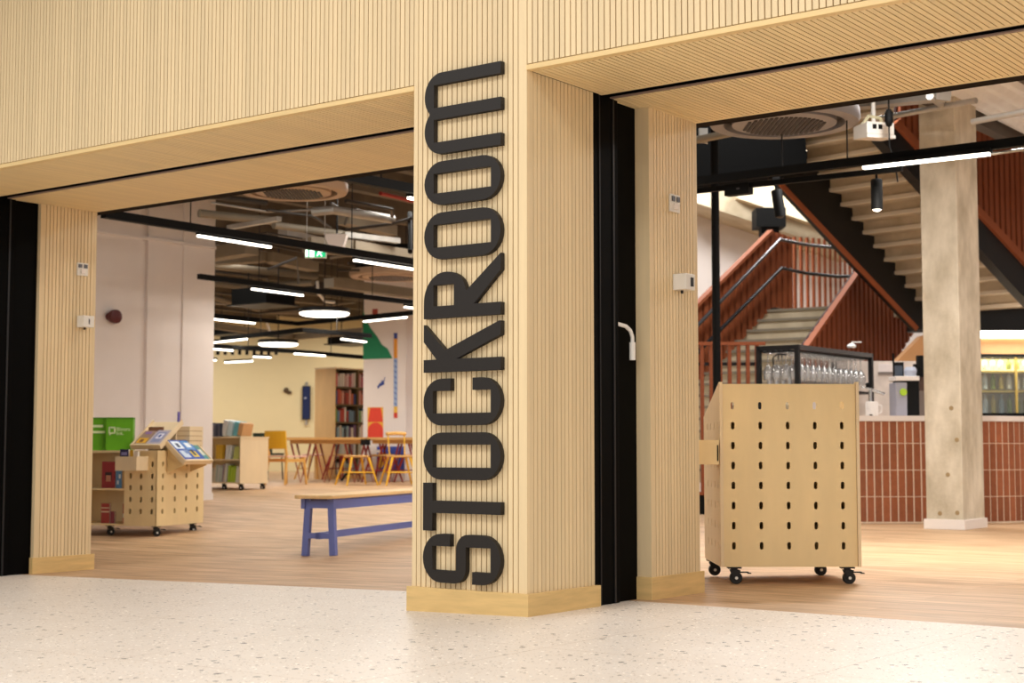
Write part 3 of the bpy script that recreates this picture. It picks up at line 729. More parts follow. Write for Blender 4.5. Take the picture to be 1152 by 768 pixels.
def chair(px, py, yaw, frame_m, seat_m, back_m, label, kind):
    p = GP(px, py); p = on_floor(p)
    t = thing('chair', label, 'chair', T(*p) @ Matrix.Rotation(yaw, 4, 'Z'))
    if kind == 'wood':
        for x in (-.19, .19):
            mb = MB(); mb.tube([(x * 1.1, -.24, 0), (x, -.19, .44)], [.016, .024], 8); mb.build('leg', frame_m, t, smooth=True)
            mb = MB(); mb.tube([(x * 1.1, .26, 0), (x, .20, .44), (x * .95, .27, .84)], [.016, .024, .018], 8); mb.build('leg', frame_m, t, smooth=True)
            MB().bar((x, -.19, .38), (x, .2, .38), .03, .05).build('side_rail', frame_m, t)
        MB().box(-.22, .22, -.24, .22, .43, .455).build('seat', seat_m, t, bevel=.006)
        mb = MB()
        for i in range(6):
            x0, x1 = -.22 + .44 * i / 6, -.22 + .44 * (i + 1) / 6
            c = lambda x: .245 + .05 * (1 - (x / .22) ** 2)
            for zz0, zz1 in ((.56, .84),):
                mb.hexa([(x0, c(x0) - .012, zz0), (x1, c(x1) - .012, zz0), (x1, c(x1) + .006, zz0), (x0, c(x0) + .006, zz0), (x0, c(x0) + .01, zz1), (x1, c(x1) + .01, zz1), (x1, c(x1) + .028, zz1), (x0, c(x0) + .028, zz1)])
        mb.build('backrest', back_m, t)
    else:
        for sx in (-1, 1):
            for sy in (-1, 1):
                mb = MB(); mb.tube([(sx * .26, sy * .24, 0), (sx * .14, sy * .14, .43)], [.014, .022], 8); mb.build('leg', frame_m, t, smooth=True)
        mb = MB(); mb.tube([(-.2, -.2, .2), (.2, -.2, .2)], .01, 8); mb.tube([(-.2, .2, .2), (.2, .2, .2)], .01, 8); mb.build('stretcher', frame_m, t)
        MB().lathe([(.18, .43), (.205, .44), (.205, .455), (.18, .465)], n=20).build('seat', seat_m, t, smooth=True)
        if kind == 'back':
            mb = MB()
            for x in (-.12, .12): mb.tube([(x, .15, .45), (x * 1.1, .23, .80)], .011, 8)
            mb.build('back_post', frame_m, t)
            mb = MB(); mb.tube([(-.16, .22, .80), (0, .26, .81), (.16, .22, .80)], .028, 8); mb.build('backrest', back_m, t)
    return t
chair(322, 545, math.radians(146), WOODC, mat('pink_cushion', 'E7B9A6', .7), YELP, 'oak chair with yellow topped back and pink seat beside far trolley', 'wood')
chair(401, 545.5, .5, YELP, WOODT, YELP, 'round oak stool on splayed yellow legs in front of long table', 'stool')
chair(352, 539, 2.2, WOODC, mat('pink_cushion', 'E7B9A6', .7), WOODC, 'plain oak stool tucked under table next to yellow topped chair', 'stool')
chair(430, 542.3, -.4, REDP, WOODT, WOODC, 'red legged stool with oak seat tucked under the second table', 'stool')
chair(449, 545.5, .3, YELP, WOODT, WOODC, 'yellow legged chair with curved oak back below blue mural panel', 'back')
chair(384, 539.3, 1.0, REDP, WOODT, WOODC, 'red legged stool with oak seat under middle of long table', 'stool')
chair(467, 542.3, .8, REDP, mat('pink_cushion', 'E7B9A6', .7), WOODC, 'red legged stool with pink seat by the slatted pillar', 'stool')
# dark green chair and lamp-like stand behind the table
p = on_floor(GP(320, 537)); t = thing('chair', 'dark green shell chair seen above table edge before cream wall', 'chair', T(p.x, 27.5, gz(p.x, 27.5)) @ Matrix.Rotation(2.6, 4, 'Z'))
mb = MB()
for i in range(6):
    a0, a1 = math.radians(-60 + 20 * i), math.radians(-40 + 20 * i)
    mb.hexa([(.24 * math.sin(a0), .24 * math.cos(a0), .48), (.24 * math.sin(a1), .24 * math.cos(a1), .48), (.26 * math.sin(a1), .26 * math.cos(a1), .48), (.26 * math.sin(a0), .26 * math.cos(a0), .48),
             (.22 * math.sin(a0), .28 * math.cos(a0), .84), (.22 * math.sin(a1), .28 * math.cos(a1), .84), (.24 * math.sin(a1), .3 * math.cos(a1), .84), (.24 * math.sin(a0), .3 * math.cos(a0), .84)])
mb.build('backrest', cmat('23392F'), t); MB().box(-.22, .22, -.2, .24, .44, .48).build('seat', cmat('23392F'), t)
for x in (-.18, .18):
    for y in (-.18, .2): MB().tube([(x * 1.1, y * 1.1, 0), (x, y, .44)], .012, 8).build('leg', STEEL, t)
# black bent cable stand on the floor under the tables
p = on_floor(GP(401, 542)); mb = MB(); mb.tube([(-.22, 0, .03), (-.15, 0, .13), (0, 0, .17), (.2, .02, .16), (.3, .03, .16)], .022, 8)
tag(mb.build('cable_loop', BLACK, world=T(p.x, 25.2, gz(p.x, 25.2))), 'black bent cable loop on floor under second table', 'cable')
p = PD(411, 497, 24.85); mb = MB(); mb.box(-.08, .08, -.03, 0, -.05, .045); tag(mb.build('power_socket', BLACK, world=T(p.x, 24.89, p.z)), 'black power socket block clipped where the two tables meet', 'socket')

# ================================================================== back left room
# white pier wall on the left, running into the shop
pe = on_floor(GP(238, 562))
WL = frame(pe, (.6, .8))                   # x along the wall (into the shop), y to the left
mb = MB()
def wpx(px): return VP(px, 400, pe, (.6, .8))[0]
xa, xb, xc, xd = wpx(157), wpx(165), wpx(185), wpx(205)
mb.box(-4.5, xa, 0, .5, -.6, 6.8); mb.box(xa, xb, .05, .5, -.6, 6.8); mb.box(xb, xc, 0, .5, -.6, 6.8); mb.box(xc, xd, .025, .5, -.6, 6.8); mb.box(xd, 0, 0, .5, -.6, 6.8)
struct(mb.build('wall_left', PINKW, world=WL))
mb = MB(); mb.box(-4.5, .012, -.015, .5, -.6, .09); struct(mb.build('baseboard_left', WHITE, world=WL))
z = VP(180, 282, pe, (.6, .8)); 
mb = MB(); mb.box(-4.5, 0.005, -.02, .02, z[1] - .02, z[1] + .02); struct(mb.build('trim_1', PINKW, world=WL))
x, z = VP(122, 368.5, pe, (.6, .8))
t = thing('alarm_sounder', 'dark red round alarm sounder on white wall above the left cart', 'alarm', WL @ T(x, 0, z))
ALR = mat('alarm_red', '5A1A18', .35)
mb = MB(); mb.lathe([(.05, 0), (.05, -.04), (.03, -.05)], n=20, axis='y'); mb.build('base', ALR, t, smooth=True)
mb = MB(); mb.lathe([(.085, -.05), (.09, -.07), (.085, -.12), (.04, -.13)], (.03, 0, 0), n=20, axis='y'); mb.build('dome', ALR, t, smooth=True)

YB = 38.
mb = MB(); mb.box(-26, 1.2, YB, YB + .3, -.5, 7); struct(mb.build('wall_back', CREAM))
mb = MB(); mb.box(.9, 1.2, 27.3, YB, -.5, 7); mb.box(-26.3, -26, 8, YB, -.5, 7); struct(mb.build('wall_side', CREAM))
# cream nearer wall behind the bookcase
# dark blue board, small dark sensor on the cream wall
p = PD(345, 453, YB); t = thing('notice_screen', 'tall narrow dark blue screen on cream back wall beside bookcase', 'screen', T(p.x, YB, p.z))
MB().box(-.10, .10, -.08, 0, -.42, .42).build('casing', STEEL, t); MB().box(-.085, .085, -.085, -.08, -.40, .40).build('panel', cmat('1F2C5A', .3), t); MB().box(-.05, -.0, -.087, -.085, .10, .14).build('mark', cmat('C8D0E0'), t)
MB().box(-.03, .03, -.06, 0, -.56, -.42).build('bracket', GALV, t); MB().box(-.03, .03, -.06, 0, .42, .52).build('bracket', GALV, t)
p = PD(322, 439, YB); t = thing('wall_sensor', 'small dark sensor alone on the cream back wall', 'sensor', T(p.x, YB, p.z))
MB().lathe([(.07, 0), (.06, -.06), (.03, -.09)], n=12, axis='y').build('base', cmat('5A4630'), t); MB().box(.05, .13, -.06, 0, -.09, -.02).build('arm', cmat('5A4630'), t)

# bookcase
pk = PD(377, 540, 28.); pk.z = gz(pk.x, pk.y)
BK = frame(pk, (.6, .8))                   # x into the shop along the shelf fronts, y to the left (depth)
t = thing('bookcase', 'tall oak bookcase filled with books against the cream wall', 'bookcase', BK)
bh = 2.04; bw = 1.5; bd = .52
OAKB = mat('bookcase_oak', 'D9B27C', .55, noise=.08, nscale=(6, 6, 1.5))
MB().box(-.02, 0, 0, bd, 0, bh).build('side_panel', OAKB, t); MB().box(bw, bw + .02, 0, bd, 0, bh).build('side_panel', OAKB, t)
MB().box(0, bw, bd - .02, bd, 0, bh).build('back_panel', OAKB, t); MB().box(-.03, bw + .03, -.01, bd, bh, bh + .03).build('top_board', PLYL, t)
MB().box(0, bw, 0, bd, 0, .08).build('plinth', OAKB, t)
shz = [.08 + (bh - .08) * i / 6 for i in range(6)]
for i, z in enumerate(shz):
    if i: MB().box(0, bw, 0, bd - .02, z - .03, z).build('shelf', mat('dark_shelf', '6A5636', .6), t)
MB().box(.60, .62, .0, bd - .02, .08, bh).build('divider', mat('dark_shelf', '6A5636', .6), t)
cols6 = [PALE, PALE, MIX, ['6E8AA0', '7FA05A', 'E2DCD2', 'B4443A', '4A4A50'], ['B84A3C', 'C86A4C', '8E3A34', '3A4A80', 'D8A090', 'E8DCD0'], ['E2D6CC', 'C86A6C', 'B84A5C', 'E6C8C8', 'D0A8A0']]
nm = ['bottom', 'second', 'third', 'fourth', 'fifth', 'top']
for i, z in enumerate(shz):
    for x0, x1, part in ((.02, .59, 'front'), (.63, 1.1, 'rear')):
        row(BK @ T(x0, .03, z + .001), x1 - x0, 9, .2, .28, cols6[i], 'upright book on the %s shelf of oak bookcase, %s bay' % (nm[i], part), 'books on %s shelf %s bay of bookcase' % (nm[i], part), .2)
# mural pier
pm = PD(408, 541, 26.2); pm.z = gz(pm.x, pm.y)
MP = frame(pm, (1, .06))
mw = PD(456, 500, 26.2).x - pm.x
mb = MB(); mb.box(0, mw, 0, 1.2, -.3, 7); mb.box(mw, mw + 1.2, .5, 1.2, -.3, 7); struct(mb.build('wall_pier', PINKW, world=MP))
def mpt(px, py): s, z = VP(px, py, pm, (1, .06)); return (s, z - pm.z)
def mural(poly, c, name='mural_shape'):
    pts = [(mpt(*p)[0], -.012, mpt(*p)[1]) for p in poly]
    return MB().poly(pts, (0, .010, 0)), c
t = thing('wall_mural', 'painted mural of flat bright shapes on the white pier', 'mural', MP)
def mshape(name, poly, hexc, y=-.012):
    pts = [(mpt(*p)[0], y, mpt(*p)[1]) for p in poly]
    MB().poly(pts, (0, .009, 0)).build(name, cmat(hexc), t)
mshape('green_hill', [(408.5, 404), (408.5, 348), (412, 360), (417, 369), (424, 378), (430, 388), (436, 392), (441.5, 403)], '12875A')
mshape('stripe_cap', [(443, 374.5), (447, 374.5), (447, 381), (443, 381)], '3A4C9C')
mshape('stripe', [(443, 381), (447, 381), (447, 403), (443, 403)], 'EFA032')
mshape('stripe', [(443, 403), (447, 403), (447, 457), (443, 457)], '9FB6DE')
for y in range(404, 456, 6): mshape('stripe_dash', [(443.4, y + .5), (446.6, y + 2.5), (446.6, y + 4), (443.4, y + 2)], '5B78C2', -.013)
mshape('stripe', [(443, 457), (447, 457), (447, 464), (443, 464)], 'EFC04A'); mshape('stripe', [(443, 464), (447, 464), (447, 470), (443, 470)], 'D8402C')
mshape('blue_figure', [(424.5, 434.5), (427, 431), (429, 430), (429.5, 427), (431, 429), (433, 424), (433.5, 424.5), (432, 430), (432.5, 432), (430, 433.5), (427.5, 434.5), (425, 437.5)], '2C4396')
mshape('yellow_panel', [(413.5, 458), (431, 458), (431, 493), (413.5, 493)], 'F2B740', -.011)
mshape('red_shape', [(416.5, 458.5), (428.5, 458.5), (431, 474.5), (413.8, 474.5)], 'E8452E', -.014)
arc = [(422.5 + 8.6 * math.cos(math.radians(a)), 484 - 9 * math.sin(math.radians(a))) for a in range(0, 181, 15)]
mshape('red_arch', [(431, 493)] + arc + [(413.8, 493)], 'E8452E', -.014)
mshape('blue_block', [(424, 502), (455, 502), (455, 530.5), (424, 530.5)], '3F56B4', -.011)
mshape('yellow_block', [(426, 507), (437, 511), (431, 524), (426, 530)], 'EDBE3C', -.013); mshape('yellow_block', [(438, 510), (448, 513), (444, 518)], 'EDBE3C', -.013)
mshape('white_block', [(424, 506), (430, 506), (430, 509), (424, 509)], 'F0E8E0', -.014)
mshape('red_square', [(419, 347.5), (425, 347.5), (425, 353.5), (419, 353.5)], 'B8564A')

# ceiling over the left-hand room with its downstand ribs
mb = MB(); mb.box(-26, 1., 9, YB, 4.35, 4.6)
struct(mb.build('ceiling_left', CONCD))
mb = MB(); mb.M = FR
for i in range(20):
    a = -1.6 - i * 1.35
    vm = min(30, (.9 - CO.x - .8 * a) / .6 - .2)
    mb.box(a - .14, a, 2.0, vm, 4.02, 4.36)
struct(mb.build('ceiling_ribs', CONCD))

# suspended tracks with strip lamps
LIGHTS = []
def arealight(p, d, lx, ly, power, col=(1, .95, .87)):
    li = bpy.data.lights.new('lamp_light', 'AREA'); li.shape = 'RECTANGLE'; li.size = lx; li.size_y = ly; li.energy = power; li.color = col
    o = bpy.data.objects.new('lamp_light', li); COL.objects.link(o)
    o.matrix_world = frame(p, d)
    return o
def track(pix, z, w, label, hang=(4.35), group=None):
    pts = [HZ(px, py, z) for px, py in pix]
    c = pts[0]; t = thing('lighting_track', label, 'lighting track', T(*c), group)
    for a, b in zip(pts, pts[1:]):
        d = (b - a).normalized() * .02
        MB().bar(a - c - d, b - c + d, w, w * 1.1).build('track_rail', BLACK, t)
        n = max(1, int((b - a).length / 2.2))
        for i in range(n):
            q = a.lerp(b, (i + .5) / n) - c; MB().tube([q, q + Vector((0, 0, hang - z))], .006, 6).build('hanger', STEEL, t)
    return t
def lamp(p0, p1, z, label, group='strip lamps on the tracks', power=45, w=.046, side=0):
    a, b = HZ(*p0, z), HZ(*p1, z); d = (b - a); L = d.length; m = (a + b) / 2
    t = thing('strip_lamp', label, 'strip lamp', frame(m, d))
    MB().box(-L / 2, L / 2, -w / 2, w / 2, .0, .035).build('housing', BLACK, t)
    MB().box(-L / 2 + .01, L / 2 - .01, -w / 2 + .005, w / 2 - .005, -.02, 0).build('diffuser', LAMP, t)
    arealight(m + Vector((0, 0, -.045)), d, L, w, power)
ZT = 2.95
track([(118, 240.5), (300, 269), (480, 297)], ZT, .07, 'long black lighting track nearest the doorway across the left room', 4.35)
lamp((222, 264), (305, 277), ZT - .06, 'glowing strip lamp on first track beside white wall', power=14)
lamp((398, 291.5), (466, 302), ZT - .06, 'glowing strip lamp on first track near slatted pillar', power=14)
track([(385, 197.5), (470, 214)], ZT, .07, 'black track crossing the top corner just below the soffit', 4.35)
lamp((459, 221), (500, 229), ZT - .06, 'strip lamp end glowing beside the pillar above red pipe', power=14)
track([(225, 311), (352, 327), (480, 342)], ZT, .06, 'second black lighting track behind the dark ceiling unit', 4.35)
lamp((283, 324), (341, 331.5), ZT - .06, 'short glowing strip lamp on the second track below black unit', power=14)
lamp((455, 344.5), (480, 347.5), ZT - .06, 'strip lamp tip in front of mural pier', power=40)
track([(225, 353.5), (335, 364), (480, 350)], ZT, .06, 'third black lighting track bending in front of mural pier', 4.35)
lamp((232, 357.5), (287, 363), ZT - .06, 'glowing strip lamp on third track beside edge of white wall', power=8)
lamp((409, 361), (458, 356), ZT - .06, 'glowing strip lamp crossing in front of mural pier', power=8)
track([(250, 381), (340, 371), (416, 377.5)], 2.6, .06, 'fourth black track with a shallow peak over far trolley', 4.35)
lamp((241, 384.5), (278, 380.5), 2.56, 'tilted strip lamp over far trolley', power=8)
lamp((384, 380.5), (412, 384), 2.56, 'strip lamp just before bookcase top', power=3)
track([(225, 388), (330, 395), (412, 402)], 2.42, .06, 'lowest black track far back across cream wall', 4.35)
lamp((225, 390.5), (262, 393.5), 2.38, 'lowest strip lamp beside white wall far back', power=8)
lamp((331, 397), (366, 399.5), 2.38, 'far strip lamp over small wall sensor', power=4)
lamp((253, 407), (284, 405.5), 2.42, 'dim far strip lamp below the other strips on cream wall', power=12)
lamp((285, 400.5), (305, 401.5), 2.5, 'shortest far strip lamp in middle of cream wall', power=8)
lamp((225, 404.5), (244, 404.5), 2.45, 'far strip lamp cut by the white wall edge', power=8)
def disc(px, py, z, r, label):
    p = HZ(px, py, z); t = thing('disc_lamp', label, 'pendant lamp', T(*p), 'round disc lamps')
    MB().lathe([(r - .02, 0), (r, .02), (r, .06), (r - .02, .075)], n=40).build('housing', STEEL, t, smooth=True)
    MB().lathe([(r - .05, -.04), (r - .01, -.02), (r - .01, .0)], n=40).build('diffuser', LAMPD, t, smooth=True)
    MB().tube([(0, 0, .075), (0, 0, 4.33 - z)], .01, 6).build('suspension', STEEL, t)
    li = bpy.data.lights.new('disc_light', 'AREA'); li.shape = 'DISK'; li.size = 2 * r; li.energy = 22; li.color = (1, .93, .83)
    o = bpy.data.objects.new('disc_light', li); COL.objects.link(o); o.location = p + Vector((0, 0, -.06))
disc(365, 352, 2.9, .39, 'large round glowing disc lamp in front of the mural pier')
disc(313, 386.5, 2.9, .40, 'smaller looking round disc lamp over the far trolley')

# exit sign
p = HZ(355, 283.5, 2.98); t = thing('exit_sign', 'lit green exit sign with white running figure below first track', 'exit sign', frame(p, (1, 0)))
GLOWG = mat('exit_green', '17B978', .5, emit=1.0); GLOWW = mat('exit_white', 'F2FFF8', .5, emit=2.0)
MB().box(-.12, .12, 0, .03, -.065, .065).build('casing', WHITEP, t); MB().box(-.11, .11, -.004, 0, -.055, .055).build('green_face', GLOWG, t)
mb = MB(); mb.box(-.108, -.085, -.008, -.004, -.052, .052); mb.box(-.066, -.014, -.008, -.004, -.052, .052); mb.build('door_symbol', GLOWW, t)
mb = MB(); mb.lathe([(.001, -.008), (.013, -.008), (.013, -.004), (.001, -.004)], (.045, 0, .033), 12, 'y')
mb.poly([(.028, -.008, .02), (.055, -.008, .018), (.05, -.008, -.012), (.03, -.008, -.01)], (0, .004, 0)); mb.poly([(.03, -.008, -.005), (.044, -.008, -.01), (.022, -.008, -.045), (.012, -.008, -.04)], (0, .004, 0)); mb.poly([(.042, -.008, -.008), (.052, -.008, -.008), (.075, -.008, -.045), (.063, -.008, -.048)], (0, .004, 0)); mb.poly([(.052, -.008, .016), (.078, -.008, 0), (.074, -.008, -.007), (.05, -.008, .006)], (0, .004, 0))
mb.build('running_figure', GLOWW, t)
mb = MB(); mb.box(-.15, .15, -.02, .05, .065, .085); mb.tube([(-.1, .01, .085), (-.1, .01, 1.37)], .005, 6); mb.tube([(.1, .01, .085), (.1, .01, 1.37)], .005, 6); mb.build('hanger', GALV, t)

# round ceiling cassettes
def cassette(px, py, z, r, label, col=CASS, ceil=4.35):
    p = HZ(px, py, z); t = thing('air_conditioner', label, 'air conditioner', T(*p), None)
    MB().lathe([(r * .80, .0), (r * .97, .0), (r, .03), (r * .99, .10), (r * .8, .12)], n=48, closed=True).build('outer_ring', col, t, smooth=True)
    MB().lathe([(r * .66, .06), (r * .82, .06), (r * .82, .20), (r * .66, .20)], n=48, closed=True).build('air_slot', CASSD, t, smooth=True)
    MB().lathe([(.001, -.012), (r * .60, -.012), (r * .69, .0), (r * .69, .05), (.001, .05)], n=48).build('centre_plate', col, t, smooth=True)
    mb = MB(); n = 17
    for i in range(n):
        x = (i - n / 2 + .5) * (1.04 * r / n); h = math.sqrt(max(0, (.55 * r) ** 2 - x * x))
        if h > .03: mb.box(x - .012, x + .012, -h, h, -.02, -.011)
    mb.build('grille', CASSD, t)
    MB().lathe([(r * .85, .12), (r * .85, .42), (r * .8, .45)], n=32).build('body', BLACK, t, smooth=True)
    for k in range(4): 
        x, y = r * .7 * math.cos(k * PI / 2 + .6), r * .7 * math.sin(k * PI / 2 + .6); MB().tube([(x, y, .42), (x, y, ceil - z)], .008, 6).build('hanging_rod', STEEL, t)
    return t
cassette(330, 217, 3.42, .56, 'round beige ceiling air conditioner just below the left soffit', mat('cassette_beige', 'B79C82', .5))
cassette(882, 140, 3.33, .585, 'large grey round ceiling air conditioner under the right soffit', ceil=5.6)
cassette(440, 312, 3.35, .62, 'round beige ceiling air conditioner half hidden by the slatted pillar', mat('cassette_beige', 'B79C82', .5))
# dark box units
def boxunit(px, py, z, w, d, h, label):
    p = HZ(px, py, z); t = thing('fan_coil_unit', label, 'air unit', frame(p, (.8, -.6)))
    MB().box(-w / 2, w / 2, -d / 2, d / 2, 0, h).build('casing', BLACK, t); MB().box(-w / 2 - .06, w / 2 + .06, -d / 2 - .05, d / 2 + .05, -.02, .0).build('base_flange', STEEL, t)
    for x in (-w / 2 + .05, w / 2 - .05): MB().tube([(x, 0, h), (x, 0, 4.35 - z)], .01, 6).build('hanging_rod', STEEL, t)
boxunit(296, 343, 3.0, .75, .6, .24, 'black box shaped air unit hung below second track')
boxunit(396, 387, 2.95, .7, .7, .14, 'flat black unit hanging in front of the bookcase')
boxunit(262, 376, 3.2, .8, .5, .14, 'flat black unit with fins beside the white wall far back')
mb = MB()
for i in range(12): mb.box(-.9 + i * .15, -.84 + i * .15, -.02, .02, 0, .16)
mb.box(-.95, .95, -.02, .02, .15, .19)
p = HZ(268, 399, 2.75); tag(mb.build('comb_baffle', BLACK, world=T(*p)), 'black comb shaped ceiling baffle hanging far back over far trolley', 'ceiling baffle')
# ducts, pipes and trays
def pipe(name, cat, pix, z, r, m, label, square=False):
    pts = [HZ(px, py, z) if len(q) == 2 else HZ(px, py, q[2]) for q in pix for px, py in [q[:2]]]
    c = pts[0]; mb = MB()
    if square:
        for a, b in zip(pts, pts[1:]): mb.bar(a - c, b - c, r * 2, r * 1.4)
    else: mb.tube([q - c for q in pts], r, 10)
    tag(mb.build(name, m, world=T(*c), smooth=not square), label, cat)
pipe('ceiling_pipe', 'pipe', [(228, 220), (300, 228)], 3.6, .03, PIPED, 'dark thin pipe closest to the left soffit edge')
pipe('ceiling_duct', 'duct', [(224, 240), (312, 249)], 3.55, .05, DUCT, 'beige round duct crossing above the first track', False)
pipe('ceiling_duct', 'duct', [(308, 253), (420, 268)], 3.45, .045, DUCT, 'beige duct running past above the exit sign')
pipe('cable_tray', 'cable tray', [(258, 256), (314, 246)], 3.4, .035, GALV, 'grey square conduit crossing the beige ducts', True)
pipe('ceiling_duct', 'duct', [(232, 287), (284, 279)], 3.5, .12, DUCT, 'wide beige duct stub beside top of white wall', True)
pipe('ceiling_duct', 'duct', [(236, 293), (300, 289), (352, 300)], 3.5, .10, DUCT, 'bent beige duct behind the exit sign', True)
pipe('ceiling_pipe', 'pipe', [(428, 217.5), (470, 227.5)], 3.5, .022, PIPER, 'red sprinkler pipe beside the slatted pillar')
pipe('ceiling_pipe', 'pipe', [(389, 226), (441, 235.5), (441, 243)], 3.45, .022, PIPED, 'dark bent pipe right of the beige air conditioner')
pipe('ceiling_duct', 'duct', [(353, 238), (375, 236), (442, 247)], 3.45, .05, GALV, 'silver conduit running to the slatted pillar below red pipe')
pipe('ceiling_pipe', 'pipe', [(389, 258.5), (441, 252), (462, 246)], 3.4, .02, PIPED, 'dark pipe rising toward the slatted pillar')
pipe('ceiling_duct', 'duct', [(386, 264), (448, 271)], 3.4, .045, GALV, 'silver tray end right of the exit sign', True)
pipe('ceiling_pipe', 'pipe', [(461, 240, 3.5), (461.5, 283, 2.95)], 3.4, .028, BLACK, 'black upright pipe beside the slatted pillar')
pipe('ceiling_duct', 'duct', [(232, 298), (356, 311)], 3.5, .055, DUCT, 'long beige duct above the black air unit')
pipe('ceiling_duct', 'duct', [(238, 334), (300, 350), (380, 352)], 3.3, .05, DUCT, 'beige duct running behind the black air unit')
pipe('ceiling_duct', 'duct', [(232, 318), (270, 322), (352, 318)], 3.5, .05, DUCT, 'beige cross duct level with the black air unit')
pipe('ceiling_pipe', 'pipe', [(302, 303), (334, 290), (336, 318)], 3.3, .02, PIPED, 'dark bent bracket pipe above the short strip lamp')
pipe('ceiling_pipe', 'pipe', [(357, 316, 3.5), (358, 330, 3.3), (366, 339, 3.2), (376, 340, 3.2)], 3.3, .025, WHITEP, 'white hanging cable loop above the round disc lamp')
pipe('ceiling_pipe', 'pipe', [(300, 362, 3.2), (304, 374, 3.1), (312, 377, 3.1)], 3.3, .025, WHITEP, 'white hanging cable loop over the far disc lamp')
pipe('cable_tray', 'cable tray', [(345, 275), (392, 279), (462, 290)], 3.25, .12, DUCT, 'beige cable tray behind the exit sign', True)
pipe('cable_tray', 'cable tray', [(370, 318), (470, 331)], 3.3, .10, DUCT, 'beige cable tray over top of mural pier', True)
pipe('ceiling_duct', 'duct', [(240, 366), (330, 379), (410, 372)], 3.1, .08, DUCT, 'far beige duct above the lowest strips', True)
pipe('ceiling_pipe', 'pipe', [(240, 305), (300, 312), (306, 324)], 3.55, .02, PIPED, 'dark pipe bending down to the second track beside white wall')
pipe('ceiling_pipe', 'pipe', [(300, 236), (352, 243), (372, 256)], 3.6, .018, PIPED, 'dark curved pipe under the beige air conditioner')
pipe('cable_tray', 'cable tray', [(318, 262), (352, 270), (400, 281)], 3.55, .07, GALV, 'silver tray just above first track left of exit sign', True)
pipe('ceiling_pipe', 'pipe', [(392, 296), (420, 300), (424, 312)], 3.5, .02, PIPED, 'dark pipe dropping behind the second bright strip lamp')
pipe('ceiling_pipe', 'pipe', [(240, 346), (290, 352), (340, 347)], 3.2, .018, PIPED, 'dark pipe above the third track beside white wall')
pipe('ceiling_duct', 'duct', [(350, 322), (404, 330)], 3.6, .12, CASSD, 'dark flat duct behind the disc lamp and mural pier', True)
pipe('ceiling_duct', 'duct', [(386, 246), (440, 260)], 3.75, .10, DUCT, 'beige duct high beside the black upright pipe', True)
for nm_, pix, zz_, rr_, mm_, lb_ in (
    ('ceiling_pipe', [(238, 228), (300, 238), (352, 236)], 3.7, .015, GALV, 'thin silver pipe nearest the soffit above white wall'),
    ('ceiling_pipe', [(262, 268), (300, 262), (348, 270)], 3.5, .014, PIPED, 'thin dark wire run just above the first track'),
    ('ceiling_pipe', [(240, 276), (300, 284)], 3.6, .02, GALV, 'short silver pipe below first track beside white wall'),
    ('ceiling_pipe', [(300, 275), (352, 286), (352, 300)], 3.6, .016, PIPED, 'dark pipe dropping left of the exit sign'),
    ('ceiling_pipe', [(372, 290), (400, 286), (440, 296)], 3.6, .02, DUCT, 'thin beige pipe right of the exit sign'),
    ('ceiling_pipe', [(380, 304), (404, 304), (408, 318)], 3.4, .016, PIPED, 'dark bent pipe over the left edge of mural pier'),
    ('ceiling_pipe', [(240, 328), (262, 331), (262, 344)], 3.3, .016, PIPED, 'dark pipe dropping left of black air unit'),
    ('ceiling_pipe', [(330, 338), (372, 343), (400, 340)], 3.4, .022, DUCT, 'beige pipe just above the large disc lamp'),
    ('ceiling_pipe', [(242, 341), (300, 346)], 3.4, .02, GALV, 'silver pipe below the black air unit'),
    ('ceiling_pipe', [(400, 235), (430, 248), (455, 250)], 3.7, .016, PIPED, 'thin dark pipe high beside the red sprinkler pipe'),
    ('ceiling_pipe', [(372, 228), (392, 240), (388, 252)], 3.6, .016, PIPED, 'thin dark loop below the right rim of beige air conditioner')):
    pipe(nm_, 'pipe', pix, zz_, rr_, mm_, lb_)
p = HZ(379, 271, 3.2); t = thing('ceiling_sensor', 'pale tapered ceiling sensor box beside exit sign', 'sensor', T(*p))
MB().hexa([(-.08, -.08, -.08), (.08, -.08, -.08), (.08, .08, -.08), (-.08, .08, -.08), (-.14, -.1, .07), (.12, -.1, .07), (.12, .1, .07), (-.14, .1, .07)]).build('casing', PINKW, t); MB().tube([(0, 0, .07), (0, 0, 1.15)], .01, 6).build('rod', STEEL, t)

# ================================================================== right-hand room
# walls and ceilings
mb = MB(); mb.box(1.2, 16, 27.3, 27.6, -.5, 7); struct(mb.build('wall_back_right', PINKW))
mb = MB(); mb.box(16, 16.3, 0, 28, -.5, 7); struct(mb.build('wall_right', PINKW))
mb = MB(); mb.box(1.0, 16, 9, 28, 6.9, 7.1); mb.box(.9, 1.1, 9, 28, 4.35, 7.1); struct(mb.build('ceiling_right', mat('black_ceiling', '15130F', .8)))
# pale bulkhead over the far wall
mb = MB(); a0 = PD(770, 206, 26.2); a1 = PD(960, 206, 26.2); zb0 = PD(800, 243, 26.2).z; zb1 = PD(960, 287, 26.2).z
mb.poly([(a0.x, 26.2, zb0 + .3), (a1.x, 26.2, zb1), (a1.x, 26.2, 6.9), (a0.x, 26.2, 6.9)], (0, 1.1, 0))
struct(mb.build('wall_bulkhead', CONCS))
mb = MB(); q0 = PD(830, 218, 26.1); q1 = PD(960, 262, 26.1); mb.bar(q0, q1, .25, .2); struct(mb.build('trim_2', mat('cream_trim', 'DCCBAE', .7)))
